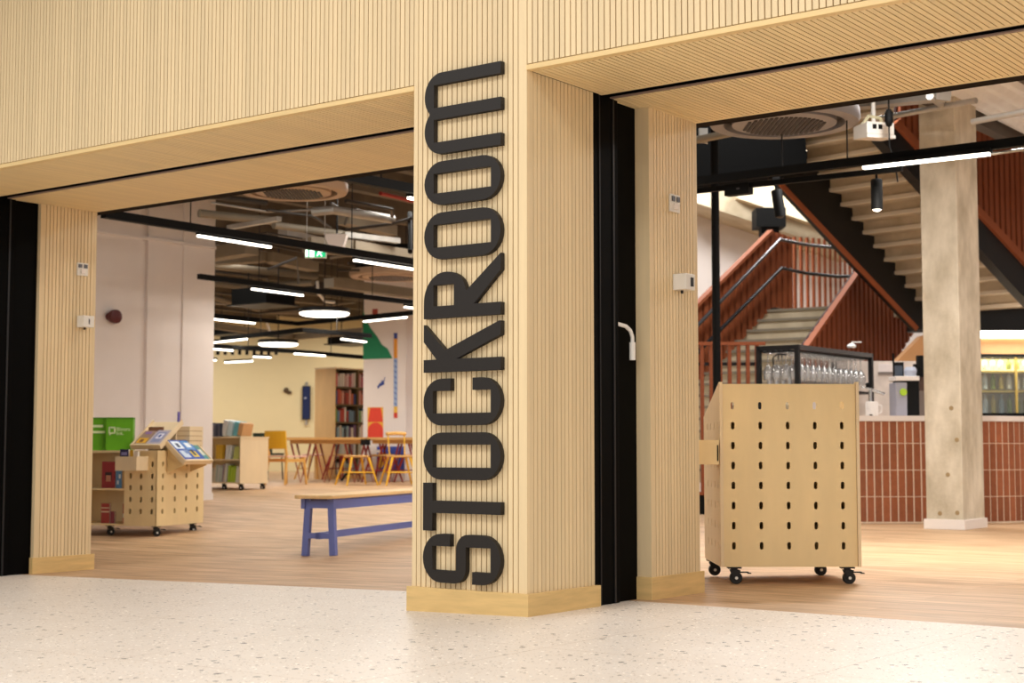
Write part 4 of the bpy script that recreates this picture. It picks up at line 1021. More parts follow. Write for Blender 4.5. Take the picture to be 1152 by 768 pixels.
# corrugated steel deck
e0 = HZ(1105, 126, 4.45); n = 30
mb = MB(); mb.M = frame(e0, (.8, -.6))
for i in range(n):
    x = i * .20; mb.poly([(x, -6, 0), (x + .06, -6, -.05), (x + .12, -6, -.05), (x + .18, -6, 0), (x + .2, -6, 0), (x + .2, -6, .02), (x, -6, .02)], (0, 8.5, 0))
struct(mb.build('ceiling_deck', DECK))
mb = MB(); mb.M = frame(e0, (.8, -.6)); mb.box(-.12, .02, -6, 2.5, -.16, .1); mb.box(.95, 1.05, -6, 2.5, -.14, -.05); struct(mb.build('ceiling_deck_beam', mat('brown_steel', '4A4038', .6)))

# concrete column with white skirting
pcn = GP(1084, 596); pcn.z = 0
CF = frame(pcn, (.8, -.6))
mb = MB(); mb.box(-.385, 0, 0, .62, 0, 6.9); struct(mb.build('wall_column', CONC, world=CF, bevel=.012))
mb = MB(); mb.box(-.405, .02, -.02, .64, 0, .10); struct(mb.build('baseboard_column', WHITE, world=CF, bevel=.004))
mb = MB()
for x, z in ((-.15, .55), (-.05, .9), (-.10, 1.22), (-.06, .17), (-.24, .16)): mb.lathe([(.001, -.004), (.02, -.004), (.024, 0)], (x, 0, z), 12, 'y')
mb.build('formwork_plug', mat('concrete_plug', 'A08A66', .9), parent=[o for o in bpy.data.objects if o.name == 'wall_column'][0])

# black post
p = GP(808, 585); t = thing('post', 'slim round black steel post rising behind the tall display cart', 'post', T(p.x, p.y, 0))
MB().tube([(0, 0, 0), (0, 0, 5.2)], .047, 20).build('shaft', BLACK, t, smooth=True); MB().lathe([(.11, 0), (.11, .012)], n=20).build('base_plate', BLACK, t)
# second post behind stair landing
p = PD(865, 262, 25.6); t = thing('post', 'short black square post with wide cap behind the stair balustrade', 'post', T(p.x, p.y, 0))
z1 = PD(865, 257, 25.6).z; z2 = PD(865, 236, 25.6).z
MB().box(-.15, .15, -.15, .15, 0, z1).build('shaft', BLACK, t); MB().box(-.25, .25, -.25, .25, z1, z2).build('cap', BLACK, t)

# ---- staircase
def slats_on(origin, d, poly, pitch, w, th, name, m, parent, backing=None, cap=None):
    """vertical slats on the vertical plane through origin along d, clipped to a pixel polygon"""
    o = Vector(origin); d = Vector((d[0], d[1], 0)).normalized(); nrm = Vector((-d.y, d.x, 0))
    P = [VP(px, py, o, d) for px, py in poly]
    s0, s1 = min(p[0] for p in P), max(p[0] for p in P)
    def cut(s):
        zs = []
        for (a, za), (b, zb) in zip(P, P[1:] + P[:1]):
            if (a - s) * (b - s) <= 0 and abs(a - b) > 1e-9: zs.append(za + (zb - za) * (s - a) / (b - a))
        return (min(zs), max(zs)) if len(zs) > 1 else None
    mb = MB(); n = int((s1 - s0) / pitch)
    for i in range(n + 1):
        s = s0 + (i + .5) * pitch
        c0, c1 = cut(s - w / 2), cut(s + w / 2)
        if not c0 or not c1: continue
        A, B = o + d * (s - w / 2), o + d * (s + w / 2); q = nrm * th
        f = lambda p, z: Vector((p.x, p.y, z))
        mb.hexa([f(A, c0[0]), f(B, c1[0]), f(B + q, c1[0]), f(A + q, c0[0]), f(A, c0[1]), f(B, c1[1]), f(B + q, c1[1]), f(A + q, c0[1])])
    ob = mb.build(name, m, parent)
    if backing:
        mb = MB(); q = nrm * th; mb.poly([o + d * s + q + Vector((0, 0, z - o.z)) for s, z in P], nrm * .03); mb.build('backing_panel', backing, parent)
    return ob
def pl(px, py, o, d):
    s, z = VP(px, py, o, d); d = Vector((d[0], d[1], 0)).normalized(); q = Vector(o) + d * s; return Vector((q.x, q.y, z))
STAIR = thing('staircase', 'concrete stairs with red slatted balustrades and black stringers behind column', 'staircase', Matrix.Identity(4))
SDIR = Vector((.74, .67, 0)).normalized(); SPER = Vector((.67, -.74, 0)).normalized()
A = PD(880, 182, 20.)
# upper flight: black stringers as slanted beams
def stringer(o, d, pix, th, name, m):
    pts = [pl(px, py, o, d) for px, py in pix]; n = Vector((-Vector(d).y, Vector(d).x, 0)).normalized() * th
    return MB().poly(pts, n).build(name, m, STAIR)
stringer(A, SDIR, [(873, 200), (890, 166), (908, 170), (1044, 338), (1046, 371), (1034, 371)], .14, 'stringer', STEEL)
stringer(A + SPER * .012, SDIR, [(873, 197), (1034, 368), (1031, 372), (871, 202)], .02, 'stringer_trim', RUSTL)
Bp = A + SPER * 2.1
stringer(Bp, SDIR, [(985, 150), (1006, 142), (1152, 300), (1162, 312), (1162, 345), (1147, 329)], .14, 'stringer', STEEL)
stringer(Bp, SDIR, [(1003, 140), (1008, 135), (1166, 305), (1166, 312), (1156, 304)], -.05, 'stringer_trim', RUSTL)
slats_on(Bp, SDIR, [(1012, 134), (1012, 95), (1166, 95), (1166, 304)], .135, .085, .05, 'balustrade_slat', RUST, STAIR, RUSTD)
slats_on(A, SDIR, [(930, 196), (930, 95), (1040, 95), (1040, 330)], .085, .055, .04, 'balustrade_slat', RUST, STAIR, RUSTD) if False else None
# concrete steps of upper flight between the stringers
(sA, zA), (sB, zB) = VP(895, 166, A, SDIR), VP(1026, 332, A, SDIR)
mb = MB(); lips = MB(); run = (sB - sA) / 10.6; rise = (zA - zB) / 10.6
for i in range(-3, 13):
    s = sA + i * run; zt_ = zA - i * rise
    a = A + SDIR * s; b = a + SPER * 2.02; c = b + SDIR * (run + .02); e = a + SDIR * (run + .02)
    lo = zt_; hi = zt_ + rise + .05
    mb.hexa([Vector((q.x, q.y, lo)) for q in (a, b, c, e)] + [Vector((q.x, q.y, hi)) for q in (a, b, c, e)])
    lips.hexa([Vector((q.x, q.y, lo - .004)) for q in (a - SDIR * .03, b - SDIR * .03, b + SDIR * .05, a + SDIR * .05)] + [Vector((q.x, q.y, lo + .045)) for q in (a - SDIR * .03, b - SDIR * .03, b + SDIR * .05, a + SDIR * .05)])
lips.build('step_lit_band', mat('lit_band_pale', 'E6DBC6', .8), STAIR)  # pale lip put in for the lit band along each riser
mb.build('step', CONCS, STAIR)
# the landing beam at the foot of the upper flight
l0 = PD(1034, 350, 22.9); l1 = PD(1170, 347, 22.4); 
mb = MB(); mb.poly([PD(1020, 350, 22.9), PD(1175, 345, 22.4), PD(1175, 371, 22.4), PD(1020, 373, 22.9)], (.1, .25, 0)); mb.build('landing_beam', STEEL, STAIR)
mb = MB(); mb.poly([PD(1020, 338, 22.8), PD(1175, 330, 22.3), PD(1175, 345, 22.3), PD(1020, 350, 22.8)], (.1, 1.4, 0)); mb.build('landing_slab', CONCS, STAIR)
# lower flight: near balustrade clad in slats
ND = Vector((.56, .83, 0)).normalized(); NP = PD(966, 305, 22.6)
slats_on(NP, ND, [(900, 398), (966, 305), (970, 309), (1029, 373), (1001, 418), (960, 436), (896, 436)], .185, .10, .06, 'balustrade_slat', RUST, STAIR, RUSTD)
t0, t1 = pl(898, 403, NP, ND), pl(967, 304, NP, ND); mb = MB(); mb.bar(t0, t1, .09, .05); mb.build('balustrade_cap', RUSTL, STAIR)
# lower flight steps rising into the shop
mb = MB(); zl = PD(900, 347, 23.).z
for i in range(15):
    zt_ = zl - i * .172; o = NP - ND * (i * .27 + .1); w = -2.3
    side = Vector((ND.y, -ND.x, 0)) * w
    o = o + side * .05; a = Vector((o.x, o.y, 0)); b = a + side; c = b + ND * .3; e = a + ND * .3
    mb.hexa([Vector((q.x, q.y, zt_ - .172)) for q in (a, b, c, e)] + [Vector((q.x, q.y, zt_)) for q in (a, b, c, e)])
mb.build('step', CONCS, STAIR)
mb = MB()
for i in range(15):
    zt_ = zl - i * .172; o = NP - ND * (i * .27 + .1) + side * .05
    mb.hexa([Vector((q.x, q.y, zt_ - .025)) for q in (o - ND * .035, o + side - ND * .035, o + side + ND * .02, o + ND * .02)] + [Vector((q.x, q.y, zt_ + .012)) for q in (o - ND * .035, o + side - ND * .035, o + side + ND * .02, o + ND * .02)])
mb.build('step_nosing', mat('shaded_nosing', '8C8272', .8), STAIR)  # nosing lip coloured dark for the shadow line of each step
side = Vector((ND.y, -ND.x, 0)) * -2.3
mb = MB(); o = NP + ND * .2 + side * .06; a = Vector((o.x, o.y, zl - .2)); b = a + side; mb.hexa([a - side * .0, b, b + ND * 1.6, a + ND * 1.6] + [q + Vector((0, 0, .2)) for q in (a, b, b + ND * 1.6, a + ND * 1.6)]); mb.build('landing_slab', CONCS, STAIR)
mb = MB(); q0 = NP + side - ND * 3.2; q1 = NP + side + ND * .1
mb.hexa([Vector((q.x, q.y, z)) for q, z in ((q0, zl - 2.45), (q1, zl - .35), (q1 + SPER * .05, zl - .35), (q0 + SPER * .05, zl - 2.45))] + [Vector((q.x, q.y, z)) for q, z in ((q0, zl - 2.0), (q1, zl + .1), (q1 + SPER * .05, zl + .1), (q0 + SPER * .05, zl - 2.0))]); mb.build('stringer', STEEL, STAIR)
# far balustrade with two handrails
FD = Vector((.69, .72, 0)).normalized(); FP = PD(868, 262, 23.4)
slats_on(FP, FD, [(762, 366), (866, 260), (878, 262), (893, 268), (893, 348), (870, 345), (800, 420), (762, 440)], .16, .10, .05, 'balustrade_slat', RUST, STAIR, RUSTD)
t0, t1 = pl(760, 366, FP, FD), pl(867, 260, FP, FD); mb = MB(); mb.bar(t0, t1, .1, .05); mb.build('balustrade_cap', RUSTL, STAIR)
rail_off = Vector((FD.y, -FD.x, 0)) * .09
for pa, pb_, nme in (((766, 380), (872, 270), 'upper'), ((760, 416), (874, 302), 'lower')):
    a, b = pl(*pa, FP, FD) + rail_off, pl(*pb_, FP, FD) + rail_off
    # follow the curved landing to the right
    c = [PD(905, pb_[1] + 5, 24.1), PD(942, pb_[1] + 9, 24.3), PD(966, pb_[1] + 8.5, 24.2)]
    mb = MB(); mb.tube([a, b] + c, .028, 10); mb.build('handrail', RAIL if nme == 'upper' else STEEL, STAIR, smooth=True)
# curved open slats at the landing
mb = MB(); n = 13
for i in range(n):
    tpar = i / (n - 1); px = 887 + 74 * tpar + 4 * math.sin(tpar * PI)
    d = 24.0 + .55 * math.sin(tpar * PI * .8)
    zt_ = PD(px, 266 + 10 * tpar - 2 * math.sin(PI * tpar), d).z; zb_ = PD(px, 349, d).z - .2
    p = PD(px, 300, d); mb.M = T(p.x, p.y, 0) @ Matrix.Rotation(.5 - tpar, 4, 'Z'); mb.box(-.019, .019, -.025, .025, zb_, zt_)
mb.build('balustrade_slat', RUST, STAIR)
# black floor edge above left of the flight
mb = MB(); mb.poly([PD(765, 140, 19.4), PD(905, 128, 19.6), PD(908, 186, 19.6), PD(765, 207, 19.4)], (.1, .9, 0)); mb.build('upper_floor_edge', mat('matt_black', '060606', .9, spec=.1), STAIR)

# red slat screen in front of the stairs, at floor level
sp0 = GP(800, 578.5); sp0.z = 0
t = thing('slat_screen', 'tall open screen of red brown vertical slats behind the display cart', 'screen', T(*sp0))
mb = MB(); zt_ = VP(800, 388, sp0, (1, 0))[1]
x0, x1 = VP(770, 500, sp0, (1, 0))[0], VP(858, 500, sp0, (1, 0))[0]
k = int((x1 - x0) / .115)
for i in range(k + 1): x = x0 + i * .115; mb.box(x - .022, x + .022, 0, .07, .26, zt_)
mb.build('slat', RUST, t)
MB().box(x0 - .05, x1 + .05, -.01, .08, zt_, zt_ + .04).build('top_rail', RUSTL, t); MB().box(x0 - .05, x1 + .05, -.01, .08, .24, .28).build('bottom_rail', RUST, t); MB().box(x0, x1, 0, .06, 0, .24).build('plinth', BLACK, t)
mb = MB(); zr = VP(800, 407, sp0, (1, 0))[1]; mb.box(x0, x1, .09, .13, zr - .04, zr); mb.build('handrail', STEEL, t)

# ---- bar counter faced with terracotta tiles
pb0 = GP(975, 588.3); yb = pb0.y
def counter_path():
    pts = []; xl = PD(842, 500, yb).x; xc = PD(1074, 500, yb).x; R = 1.5
    L = [(xl, yb), (xc, yb)]
    for k in range(1, 22): 
        a = math.radians(k * 4.); L.append((xc + R * math.sin(a), yb + R * (1 - math.cos(a))))
    a = L[-1]; L.append((a[0] + .1, a[1] + 3)); return L
CP = [Vector((x, y, 0)) for x, y in counter_path()]
cum = [0]
for a, b in zip(CP, CP[1:]): cum.append(cum[-1] + (b - a).length)
def at_s(s):
    for i in range(len(CP) - 1):
        if s <= cum[i + 1]:
            d = (CP[i + 1] - CP[i]).normalized(); return CP[i] + d * (s - cum[i]), d
    return CP[-1], (CP[-1] - CP[-2]).normalized()
zc1 = VP(1000, 473.5, (0, yb, 0), (1, 0))[1]; zc2 = VP(1000, 467.5, (0, yb, 0), (1, 0))[1]
t = thing('bar_counter', 'bar counter faced with upright terracotta tiles under white worktop, curving behind column', 'counter', T(0, 0, 0))
mb = MB(); mbw = MB(); mbt = MB(); S_ = cum[-1]; TW = .086; n = int(S_ / TW)
zr = [0.012] + [VP(1000, y, (0, yb, 0), (1, 0))[1] for y in (558.5, 528.5, 498.5)] + [zc1]
for i in range(n):
    a, d = at_s(i * TW + .0065); b, d2 = at_s((i + 1) * TW - .0065); nn = Vector((d.y, -d.x, 0)); 
    a0, _ = at_s(i * TW); b0, _ = at_s((i + 1) * TW)
    for j in range(4):
        za_, zb_ = zr[j] + .004, zr[j + 1] - .004
        mbt.hexa([a + Vector((0, 0, za_)), b + Vector((0, 0, za_)), b - nn * .02 + Vector((0, 0, za_)), a - nn * .02 + Vector((0, 0, za_)), a + Vector((0, 0, zb_)), b + Vector((0, 0, zb_)), b - nn * .02 + Vector((0, 0, zb_)), a - nn * .02 + Vector((0, 0, zb_))])
    g = [a0 - nn * .004, b0 - nn * .004, b0 - nn * .5, a0 - nn * .5]
    mb.hexa([q + Vector((0, 0, 0)) for q in g] + [q + Vector((0, 0, zc1)) for q in g])
    g = [a0 + nn * .02, b0 + nn * .02, b0 - nn * .6, a0 - nn * .6]
    mbw.hexa([q + Vector((0, 0, zc1)) for q in g] + [q + Vector((0, 0, zc2)) for q in g])
mb.build('body', GROUT, t); mbt.build('tile', TILE, t); mbw.build('worktop', WHITE, t)

# ---- glass rack over the bar
rk = PD(897, 395, yb + .25); RK = frame((rk.x, rk.y, 0), (.6, .8))      # x along rack (away), y to the left
zt_ = PD(897, 387.5, rk.y).z; zb_ = zc2; rw = .48; rl = 2.0
t = thing('glass_rack', 'black metal overhead rack full of hanging glasses above bar counter', 'glass rack', RK)
for x in (0, rl):
    for y in (0, rw): MB().box(x - .025, x + .025, y - .025, y + .025, zb_, zt_).build('post', STEEL, t)
for y in (0, rw): MB().box(0, rl, y - .025, y + .025, zt_ - .05, zt_).build('top_rail', STEEL if y else RAIL, t)
for x in (0, rl): MB().box(x - .025, x + .025, 0, rw, zt_ - .05, zt_).build('top_rail', STEEL, t)
mb = MB()
for i in range(7): y = .04 + i * (rw - .08) / 6; mb.box(0, rl, y - .006, y + .006, zt_ - .075, zt_ - .05)
mb.build('hanging_rail', STEEL, t)
MB().box(-.02, rl, -.01, rw + .02, zt_ - .50, zt_ - .47).build('lower_shelf', STEEL, t)
# a wine glass hung by its foot
prof = [(.032, 0), (.034, -.004), (.006, -.012), (.004, -.075), (.012, -.085), (.034, -.12), (.038, -.15), (.031, -.195), (.0295, -.195), (.036, -.15), (.032, -.122), (.008, -.09), (.001, -.088)]
g0 = MB().lathe(prof, n=12).build('wine_glass', GLASS, smooth=True)
GL = 'clear stemmed glass hanging upside down in the bar rack'
first = True
for i in range(13):
    for j in range(4):
        x = .08 + i * .148; y = .07 + j * .113
        o = g0 if first else g0.copy()
        if not first: COL.objects.link(o)
        first = False
        o.matrix_world = RK @ T(x, y, zt_ - .078) @ Matrix.Scale(1.6, 4); tag(o, GL, 'glass', 'glasses hanging in the bar rack')
# tumblers on the lower shelf
g1 = MB().lathe([(.03, 0), (.034, .12), (.032, .12), (.028, .006), (.001, .006)], n=12).build('tumbler', GLASS, smooth=True)
for i in range(5):
    o = g1 if i == 0 else g1.copy()
    if i: COL.objects.link(o)
    o.matrix_world = RK @ T(.08, .05 + i * .085, zt_ - .47); tag(o, 'clear tumbler upright on the lower shelf of bar rack', 'glass', 'tumblers on bar rack shelf')
mb = MB(); mb.tube([(0, 0, 0), (0, .01, .10), (0, -.05, .14), (0, -.16, .13)], .008, 8); mb.tube([(0, -.06, .14), (0, -.06, .08)], .006, 6); mb.tube([(0, -.10, .14), (0, -.10, .09)], .006, 6)
tag(mb.build('beer_tap', BLACK, world=RK @ T(-.03, rw - .2, zt_ - .24)), 'small black tap shape hung in the near end of bar rack', 'tap')
p = PD(958, 389, yb + 1.4); mb = MB(); mb.lathe([(.05, 0), (.055, .02), (.03, .05), (.01, .055)], n=14); mb.box(.0, .12, -.01, .01, .06, .075)
tag(mb.build('lemon_squeezer', CLEAR, world=T(p.x, p.y, PD(958, 391, yb + 1.4).z)), 'small white dispenser resting on top rail of bar rack', 'dispenser')

# ---- things on the bar and back bar
yk = yb + .3
def onbar(px, d=None): return PD(px, 470, d or yk).x
t = thing('jug', 'white rounded jug on the bar worktop beside the cart', 'jug', T(onbar(981), yk, zc2))
MB().lathe([(.062, 0), (.07, .02), (.07, .15), (.06, .165), (.055, .165), (.064, .15), (.064, .02), (.001, .015)], n=20).build('jug_body', WHITE, t, smooth=True); mb = MB(); mb.tube([(.065, 0, .13), (.11, 0, .12), (.11, 0, .05), (.066, 0, .03)], .008, 8); mb.build('handle', WHITE, t, smooth=True); MB().box(-.04, -.01, -.07, -.06, 0, .02).build('foot', BLACK, t)
t = thing('coffee_grinder', 'grey and black coffee grinder box on the bar next to column', 'grinder', T(onbar(1024), yk + .15, zc2))
MB().box(-.155, -.03, -.15, .15, 0, .38).build('grey_body', mat('appliance_grey', 'A9A7B4', .4), t, bevel=.006); MB().box(-.03, .11, -.14, .15, 0, .40).build('black_body', BLACK, t, bevel=.006); MB().box(-.16, .11, -.16, .15, .40, .45).build('white_top', WHITE, t, bevel=.006); MB().lathe([(.06, .45), (.075, .52), (.05, .56)], (.05, 0, 0), 14).build('hopper', mat('pale_blue_grey', 'AEB4C4', .4), t, smooth=True)
p = PD(1015.5, 441, yk); mb = MB(); mb.lathe([(.001, -.02), (.038, -.02), (.042, 0), (.038, .02), (.001, .02)], n=14, axis='y'); tag(mb.build('round_sticker', cmat('B4D83A'), world=T(p.x, yk - .03, p.z)), 'lime green round sticker disc on front of coffee grinder', 'sticker')
p = PD(1010.5, 420, yk + .3); t = thing('till_screen', 'black framed till screen standing above the coffee grinder', 'till', T(p.x, yk + .3, p.z))
MB().box(-.055, .065, 0, .03, -.115, .13).build('bezel', BLACK, t); MB().box(-.04, .05, -.003, 0, -.07, .09).build('screen', cmat('4A525E', .25), t); MB().box(-.02, .02, .01, .03, p.z * -1 + zc2, -.115).build('stand', STEEL, t); MB().tube([(-.05, .015, .13), (-.05, .015, .23)], .012, 8).build('aerial', BLACK, t)
p = PD(1036, 420, yk + .3); t = thing('coffee_machine', 'dark coffee machine group partly hidden behind column', 'coffee machine', T(p.x, yk + .3, zc2))
MB().box(-.05, .15, 0, .3, .0, .30).build('casing', cmat('7A6A60'), t); MB().box(-.04, .04, -.03, .05, .46, .70).build('group_head', BLACK, t); MB().box(-.09, .0, -.06, 0, .56, .60).build('handle', BLACK, t); MB().box(0, .1, .05, .2, .30, .50).build('column', cmat('5A4034'), t)
t = thing('beer_font', 'chrome T shaped beer font on the bar beside white jug', 'beer tap', T(onbar(987), yk + .3, zc2))
MB().tube([(0, 0, 0), (0, 0, .33)], .022, 12).build('pillar', CHROME, t, smooth=True); MB().tube([(-.1, 0, .34), (.16, 0, .26)], .018, 10).build('arm', CHROME, t, smooth=True); MB().lathe([(.02, .34), (.03, .37), (.02, .39)], (-.03, 0, 0), 10).build('knob', BLACK, t)
# pale splashback wall behind the bar
mb = MB(); xs0, xs1 = PD(935, 420, yb + 2.2).x, PD(1042, 420, yb + 2.2).x; zt2 = PD(1000, 406, yb + 2.2).z
mb.box(xs0, xs1, yb + 2.2, yb + 2.35, 0, zt2); struct(mb.build('wall_bar_back', mat('pale_tile_wall', 'E8DACF', .5, noise=.15, nscale=(6, 6, 6))))
for px, py, w_, h_, c, l in ((999, 414, .12, .055, 'EFE4E0', 'white menu card pinned on pale wall behind bar'), (998, 420, .11, .02, '8E8078', 'small brown label strip on pale wall behind bar')):
    p = PD(px, py, yb + 2.19); mb = MB(); mb.box(-w_, w_, -.01, 0, -h_, h_); tag(mb.build('menu_card', cmat(c), world=T(p.x, yb + 2.2, p.z)), l, 'card')
# back bar: timber bulkhead and lit bottle fridge
d = 21.; 
tb = [PD(1003, 412, d), PD(1038, 377, d), PD(1180, 377, d), PD(1180, 398, d), PD(1100, 398, d), PD(1060, 410, d)]
mb = MB(); mb.poly(tb, (0, .3, 0)); struct(mb.build('wall_bar_bulkhead', mat('timber_bulkhead', 'C9935F', .5, noise=.1, nscale=(3, 3, 3))))
mb = MB(); a, b = PD(1100, 376, d - .05), PD(1185, 376, d - .05); mb.box(a.x, b.x, d - .06, d - .01, a.z - .05, a.z + .05)
tag(mb.build('strip_lamp', LAMP), 'bright white strip lamp under the black landing beam right of column', 'strip lamp')
arealight(Vector(((a.x + b.x) / 2, d - .3, a.z - .1)), (1, 0), b.x - a.x, .1, 14, (1, .95, .88))
x0, x1 = PD(1098, 430, d).x, PD(1190, 430, d).x; zb_, zt_ = PD(1120, 466, d).z, PD(1120, 399, d).z
t = thing('bottle_fridge', 'glass fronted bottle fridge glowing yellow behind the bar right of column', 'fridge', T(x0, d, 0)); w = x1 - x0
MB().box(0, w, .5, .53, zb_ - .9, zt_).build('back_panel', mat('fridge_lining', 'F2EBD2', .5), t); MB().box(0, w, -.02, .53, zt_ - .03, zt_ + .01).build('top_frame', BLACK, t); MB().box(0, w, -.03, .53, zb_ - .9, zb_ + .02).build('base', BLACK, t)
for x in (0, w / 2 - .02, w - .04): MB().box(x, x + .03, 0, .04, zb_, zt_).build('door_frame', mat('gold_frame', 'C9AE62', .4, metal=.4), t)
for f in (.37, .70):
    z = zb_ + (zt_ - zb_) * f; MB().box(.02, w, .05, .5, z, z + .03).build('shelf', mat('gold_frame', 'C9AE62', .4, metal=.4), t)
MB().box(.02, w - .02, .012, .02, zb_, zt_ - .03).build('glass_door', PANE, t)
MB().box(.05, w - .05, .44, .49, zt_ - .07, zt_ - .035).build('light_bar', mat('fridge_glow', 'FFE9B0', .5, emit=1.2), t)
arealight(Vector((x0 + w / 2, d + .25, zt_ - .06)), (1, 0), w * .9, .3, 10, (1, .86, .55))
b0 = None
for lvl, f in enumerate((.03, .40, .73)):
    for i in range(9):
        hgt = (.26, .24, .17)[lvl]; cl = random.choice(['DCE4EA', 'C8B46A', '8E9A50', 'E8E6E0', 'B8C8D8'])
        mb = MB(); mb.lathe([(.001, 0), (.036, 0), (.036, hgt * .62), (.014, hgt * .8), (.014, hgt), (.001, hgt)], n=12)
        o = mb.build('bottle', cmat(cl, .2), world=T(x0 + .08 + i * (w - .12) / 9, d + .22, zb_ + (zt_ - zb_) * f + (.03 if lvl else .0)), smooth=True)
        tag(o, 'bottle standing on the %s shelf of the glowing fridge' % ('bottom', 'middle', 'top')[lvl], 'bottle', 'bottles on %s fridge shelf' % ('bottom', 'middle', 'top')[lvl])

# ---- right-hand lighting tracks
Z2 = 3.0
track([(760, 207), (1180, 155.5)], Z2, .06, 'thick black lighting track crossing in front of the stairs and column', 5.6)
lamp((970, 187.5), (1115, 171.5), Z2 - .06, 'long glowing strip lamp on the thick track before concrete column', power=80, w=.055)
track([(760, 217.5), (1012, 190)], 2.93, .036, 'thinner black spotlight track just below the thick one', 5.6)
def spot(px, py0, py1, d, tilt, label, lit=True):
    a, b = PD(px, py0, d), PD(px, py1, d); L = a.z - b.z
    t = thing('spotlight', label, 'spotlight', T(*a) )
    MB().box(-.03, .03, -.02, .02, .03, .10).build('adapter', BLACK, t); MB().tube([(0, 0, -.03), (0, 0, .05)], .01, 8).build('stem', BLACK, t)
    R = Matrix.Rotation(tilt, 4, 'Y'); mb = MB(); mb.M = R; mb.lathe([(.042, -.02), (.046, -.03), (.046, -L), (.04, -L), (.038, -L + .03), (.001, -L + .03)], n=20); o = mb.build('barrel', BLACK, t, smooth=True)
    mb = MB(); mb.M = R; mb.lathe([(.001, -L - .014), (.02, -L - .01), (.034, -L + .003), (.034, -L + .02), (.001, -L + .02)], n=16); mb.build('lens', LAMP if lit else CASSD, o)
    if not lit: return
    li = bpy.data.lights.new('spot_light', 'SPOT'); li.energy = 90; li.spot_size = 1.0; li.color = (1, .88, .74); li.shadow_soft_size = .04
    s = bpy.data.objects.new('spot_light', li); COL.objects.link(s); s.location = a + R @ Vector((0, 0, -L - .05)); s.rotation_euler = (0, tilt, 0)
spot(986, 199, 236, 11.85, 0, 'black cylinder spotlight hanging lit before the upper stair flight')
spot(873, 211, 244, 12.5, -.14, 'black cylinder spotlight tilted in front of pale bulkhead', False)
p = HZ(831, 214, 2.9); t = thing('track_driver', 'flat black driver box clipped under the thin track', 'driver box', frame(p, (.8, -.6)))
MB().box(-.11, .11, -.04, .04, -.04, .05).build('casing', BLACK, t); MB().box(.0, .03, -.042, -.04, 0, .015).build('indicator', RAIL, t)
# projector
p = PD(984, 147, 14.); t = thing('ceiling_projector', 'white projector hung from ceiling left of concrete column', 'projector', T(*p) @ Matrix.Rotation(.25, 4, 'Z'))
MB().box(-.14, .14, -.12, .16, -.06, .06).build('casing', WHITEP, t, bevel=.01); MB().hexa([(-.14, -.12, -.09), (.15, -.12, -.09), (.15, .16, -.06), (-.14, .16, -.06), (-.14, -.12, -.06), (.15, -.12, -.06), (.15, .16, -.05), (-.14, .16, -.05)]).build('lower_tray', WHITEP, t)
for x in (-.06, 0.0): MB().box(x - .025, x + .015, -.124, -.12, -.01, .035).build('port', BLACK, t)
mb = MB(); mb.tube([(-.1, .05, .06), (-.05, .02, .14), (.06, 0, .12), (.09, 0, .02)], .018, 8); mb.build('cable', mat('ivory_cable', 'D9CFA8', .5), t, smooth=True)
MB().tube([(0, .02, .06), (0, .02, .5)], .02, 8).build('drop_pole', WHITEP, t)
p = PD(1000, 134, 13.6); t = thing('plug_socket', 'black hanging cable plug to the right of projector', 'plug', T(*p))
MB().lathe([(.02, .09), (.04, .06), (.04, -.02), (.025, -.06), (.01, -.07)], n=12).build('plug_body', BLACK, t, smooth=True); mb = MB(); mb.tube([(0, 0, -.06), (0, 0, -.25), (.05, 0, -.4), (.07, 0, -.58)], .007, 6); mb.build('lead', BLACK, t); MB().tube([(0, 0, .08), (0, 0, 1.5)], .008, 6).build('upper_lead', BLACK, t)
# conduits on the right
def rpipe(name, cat, a, b, r, m, label, sq=False):
    c = PD(*a); q = PD(*b) - c; mb = MB(); mb.bar((0, 0, 0), q, r * 2, r * 1.2) if sq else mb.tube([(0, 0, 0), q], r, 10); tag(mb.build(name, m, world=T(*c), smooth=not sq), label, cat)
rpipe('cable_tray', 'cable tray', (945, 118, 14.8), (1062, 106, 13.6), .09, GALV, 'perforated silver cable tray below right soffit above projector', True)
rpipe('ceiling_conduit', 'conduit', (985, 134, 15.2), (1098, 113, 14.2), .03, GALV, 'silver conduit passing right behind the projector')
rpipe('ceiling_conduit', 'conduit', (1094, 137, 13.8), (1175, 121, 13.2), .03, GALV, 'thick silver conduit crossing under corrugated deck')
rpipe('ceiling_conduit', 'conduit', (1046, 108, 13.4), (1060, 118, 14.6), .035, GALV, 'short silver bracket at top of concrete column')
rpipe('ceiling_conduit', 'conduit', (770, 160, 13.6), (835, 147, 13.2), .035, DUCT, 'pale conduit below left edge of grey round air conditioner')
rpipe('ceiling_conduit', 'conduit', (1116, 173, 10.85), (1180, 164, 10.3), .012, GALV, 'thin grey rod continuing from the long strip lamp')
p = PD(791, 152, 13.5); mb = MB(); mb.box(-.04, .04, -.02, .02, -.07, .06); mb.poly([(-.09, -.02, -.02), (.04, -.02, -.08), (.04, -.02, .0)], (0, .04, 0)); tag(mb.build('ceiling_bracket', GALV, world=T(*p)), 'pale bracket holding the conduit beside right jamb', 'bracket')
# a red cladding panel high behind the column
mb = MB()
# red slats at the head of the upper flight, seen left of the column
slats_on(PD(985, 120, 24.5), (1, 0), [(958, 100), (1075, 100), (1075, 180), (958, 180)], .11, .07, .05, 'balustrade_slat', RUST, STAIR, RUSTD)

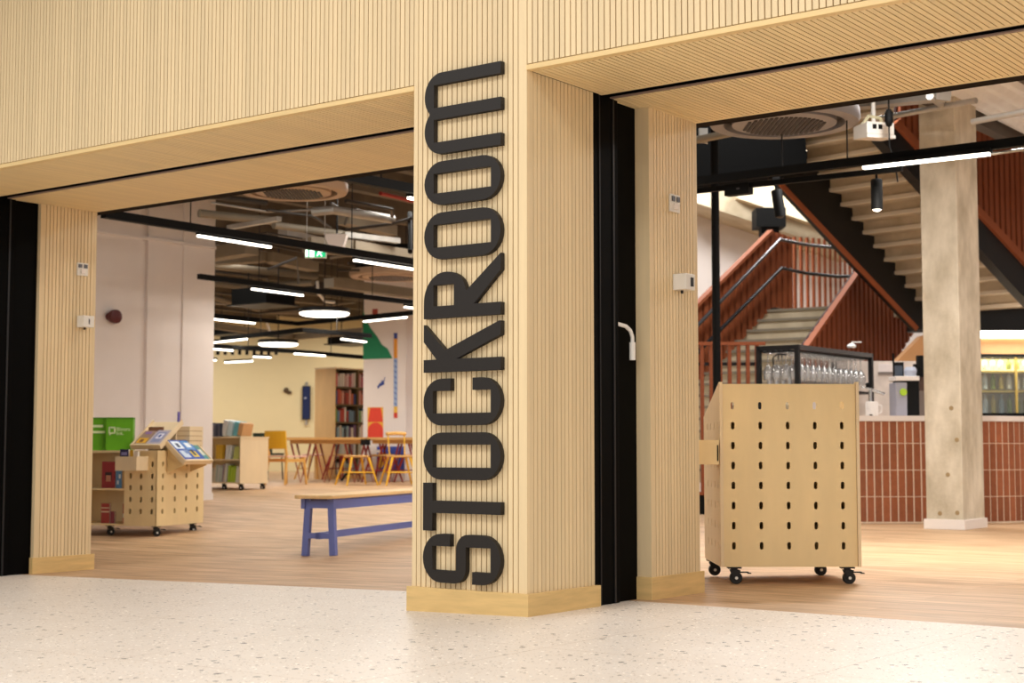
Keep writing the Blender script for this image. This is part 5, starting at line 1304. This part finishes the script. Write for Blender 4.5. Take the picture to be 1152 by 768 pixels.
# ================================================================== light
w = bpy.data.worlds.new('mall'); SC.world = w; w.use_nodes = True
w.node_tree.nodes['Background'].inputs[0].default_value = (*lin('FFFAF4'), 1); w.node_tree.nodes['Background'].inputs[1].default_value = .78
def mall(x, y, z, sx, sy, p):
    li = bpy.data.lights.new('mall_light', 'AREA'); li.shape = 'RECTANGLE'; li.size = sx; li.size_y = sy; li.energy = p; li.color = (1, .98, .955)
    o = bpy.data.objects.new('mall_light', li); COL.objects.link(o); o.location = (x, y, z); return o
for x, y in ((-6.2, 6.0), (-3.2, 4.2), (-.6, 2.2), (2.4, 0.), (-6, 0.), (-2.5, -2.5)):
    mall(x, y, 5.4, 1.8, 1.8, 92)
# added fill lights inside the shop, brightening floor, walls and stairs
def inner(x, y, z, p, s=1.2, col=(1, .96, .9)):
    li = bpy.data.lights.new('room_fill', 'AREA'); li.shape = 'SQUARE'; li.size = s; li.energy = p; li.color = col
    o = bpy.data.objects.new('room_fill', li); COL.objects.link(o); o.location = (x, y, z)
inner(-1.0, 12.5, 4.2, 42); inner(-3.4, 14.6, 4.2, 76, .35); inner(-1, 18, 4.0, 52); inner(-4.5, 22, 3.9, 26); inner(-9, 30, 3.9, 80); inner(-1, 30.5, 3.9, 60); inner(-8, 35, 3.9, 130); inner(-3.5, 35.5, 3.9, 100)
inner(3.2, 12.0, 4.3, 160, .35, col=(1, .985, .96)); inner(6.5, 11.5, 4.2, 100, col=(1, .985, .96)); inner(3.0, 18.2, 6.4, 210, col=(1, .985, .96)); inner(5.5, 25, 6.7, 260, col=(1, .985, .96)); inner(2.6, 24.5, 6.2, 210, col=(1, .985, .96)); inner(11, 17, 4.2, 130, col=(1, .985, .96)); inner(5.0, 16.6, 4.2, 48, col=(1, .985, .96)); inner(2.9, 20.6, 5.2, 90, .5, col=(1, .985, .96))  # the last one is added to brighten the dark stair steps

# ================================================================== camera and view
cam = bpy.data.cameras.new('camera'); co = bpy.data.objects.new('camera', cam); COL.objects.link(co); SC.camera = co
cam.sensor_width = 36; cam.lens = F / 1152 * 36; co.location = EYE; co.rotation_euler = (PI / 2 + TILT, 0, 0); cam.clip_end = 200
cam.dof.use_dof = True; cam.dof.focus_distance = 7.6; cam.dof.aperture_fstop = 3.6
vs = SC.view_settings; vs.view_transform = 'Standard'; vs.look = 'None'; vs.gamma = 1; vs.use_curve_mapping = False; vs.exposure = 0
SC.cycles.max_bounces = 8; SC.cycles.diffuse_bounces = 4; SC.cycles.transparent_max_bounces = 12; SC.cycles.use_denoising = True; SC.cycles.sample_clamp_indirect = 6
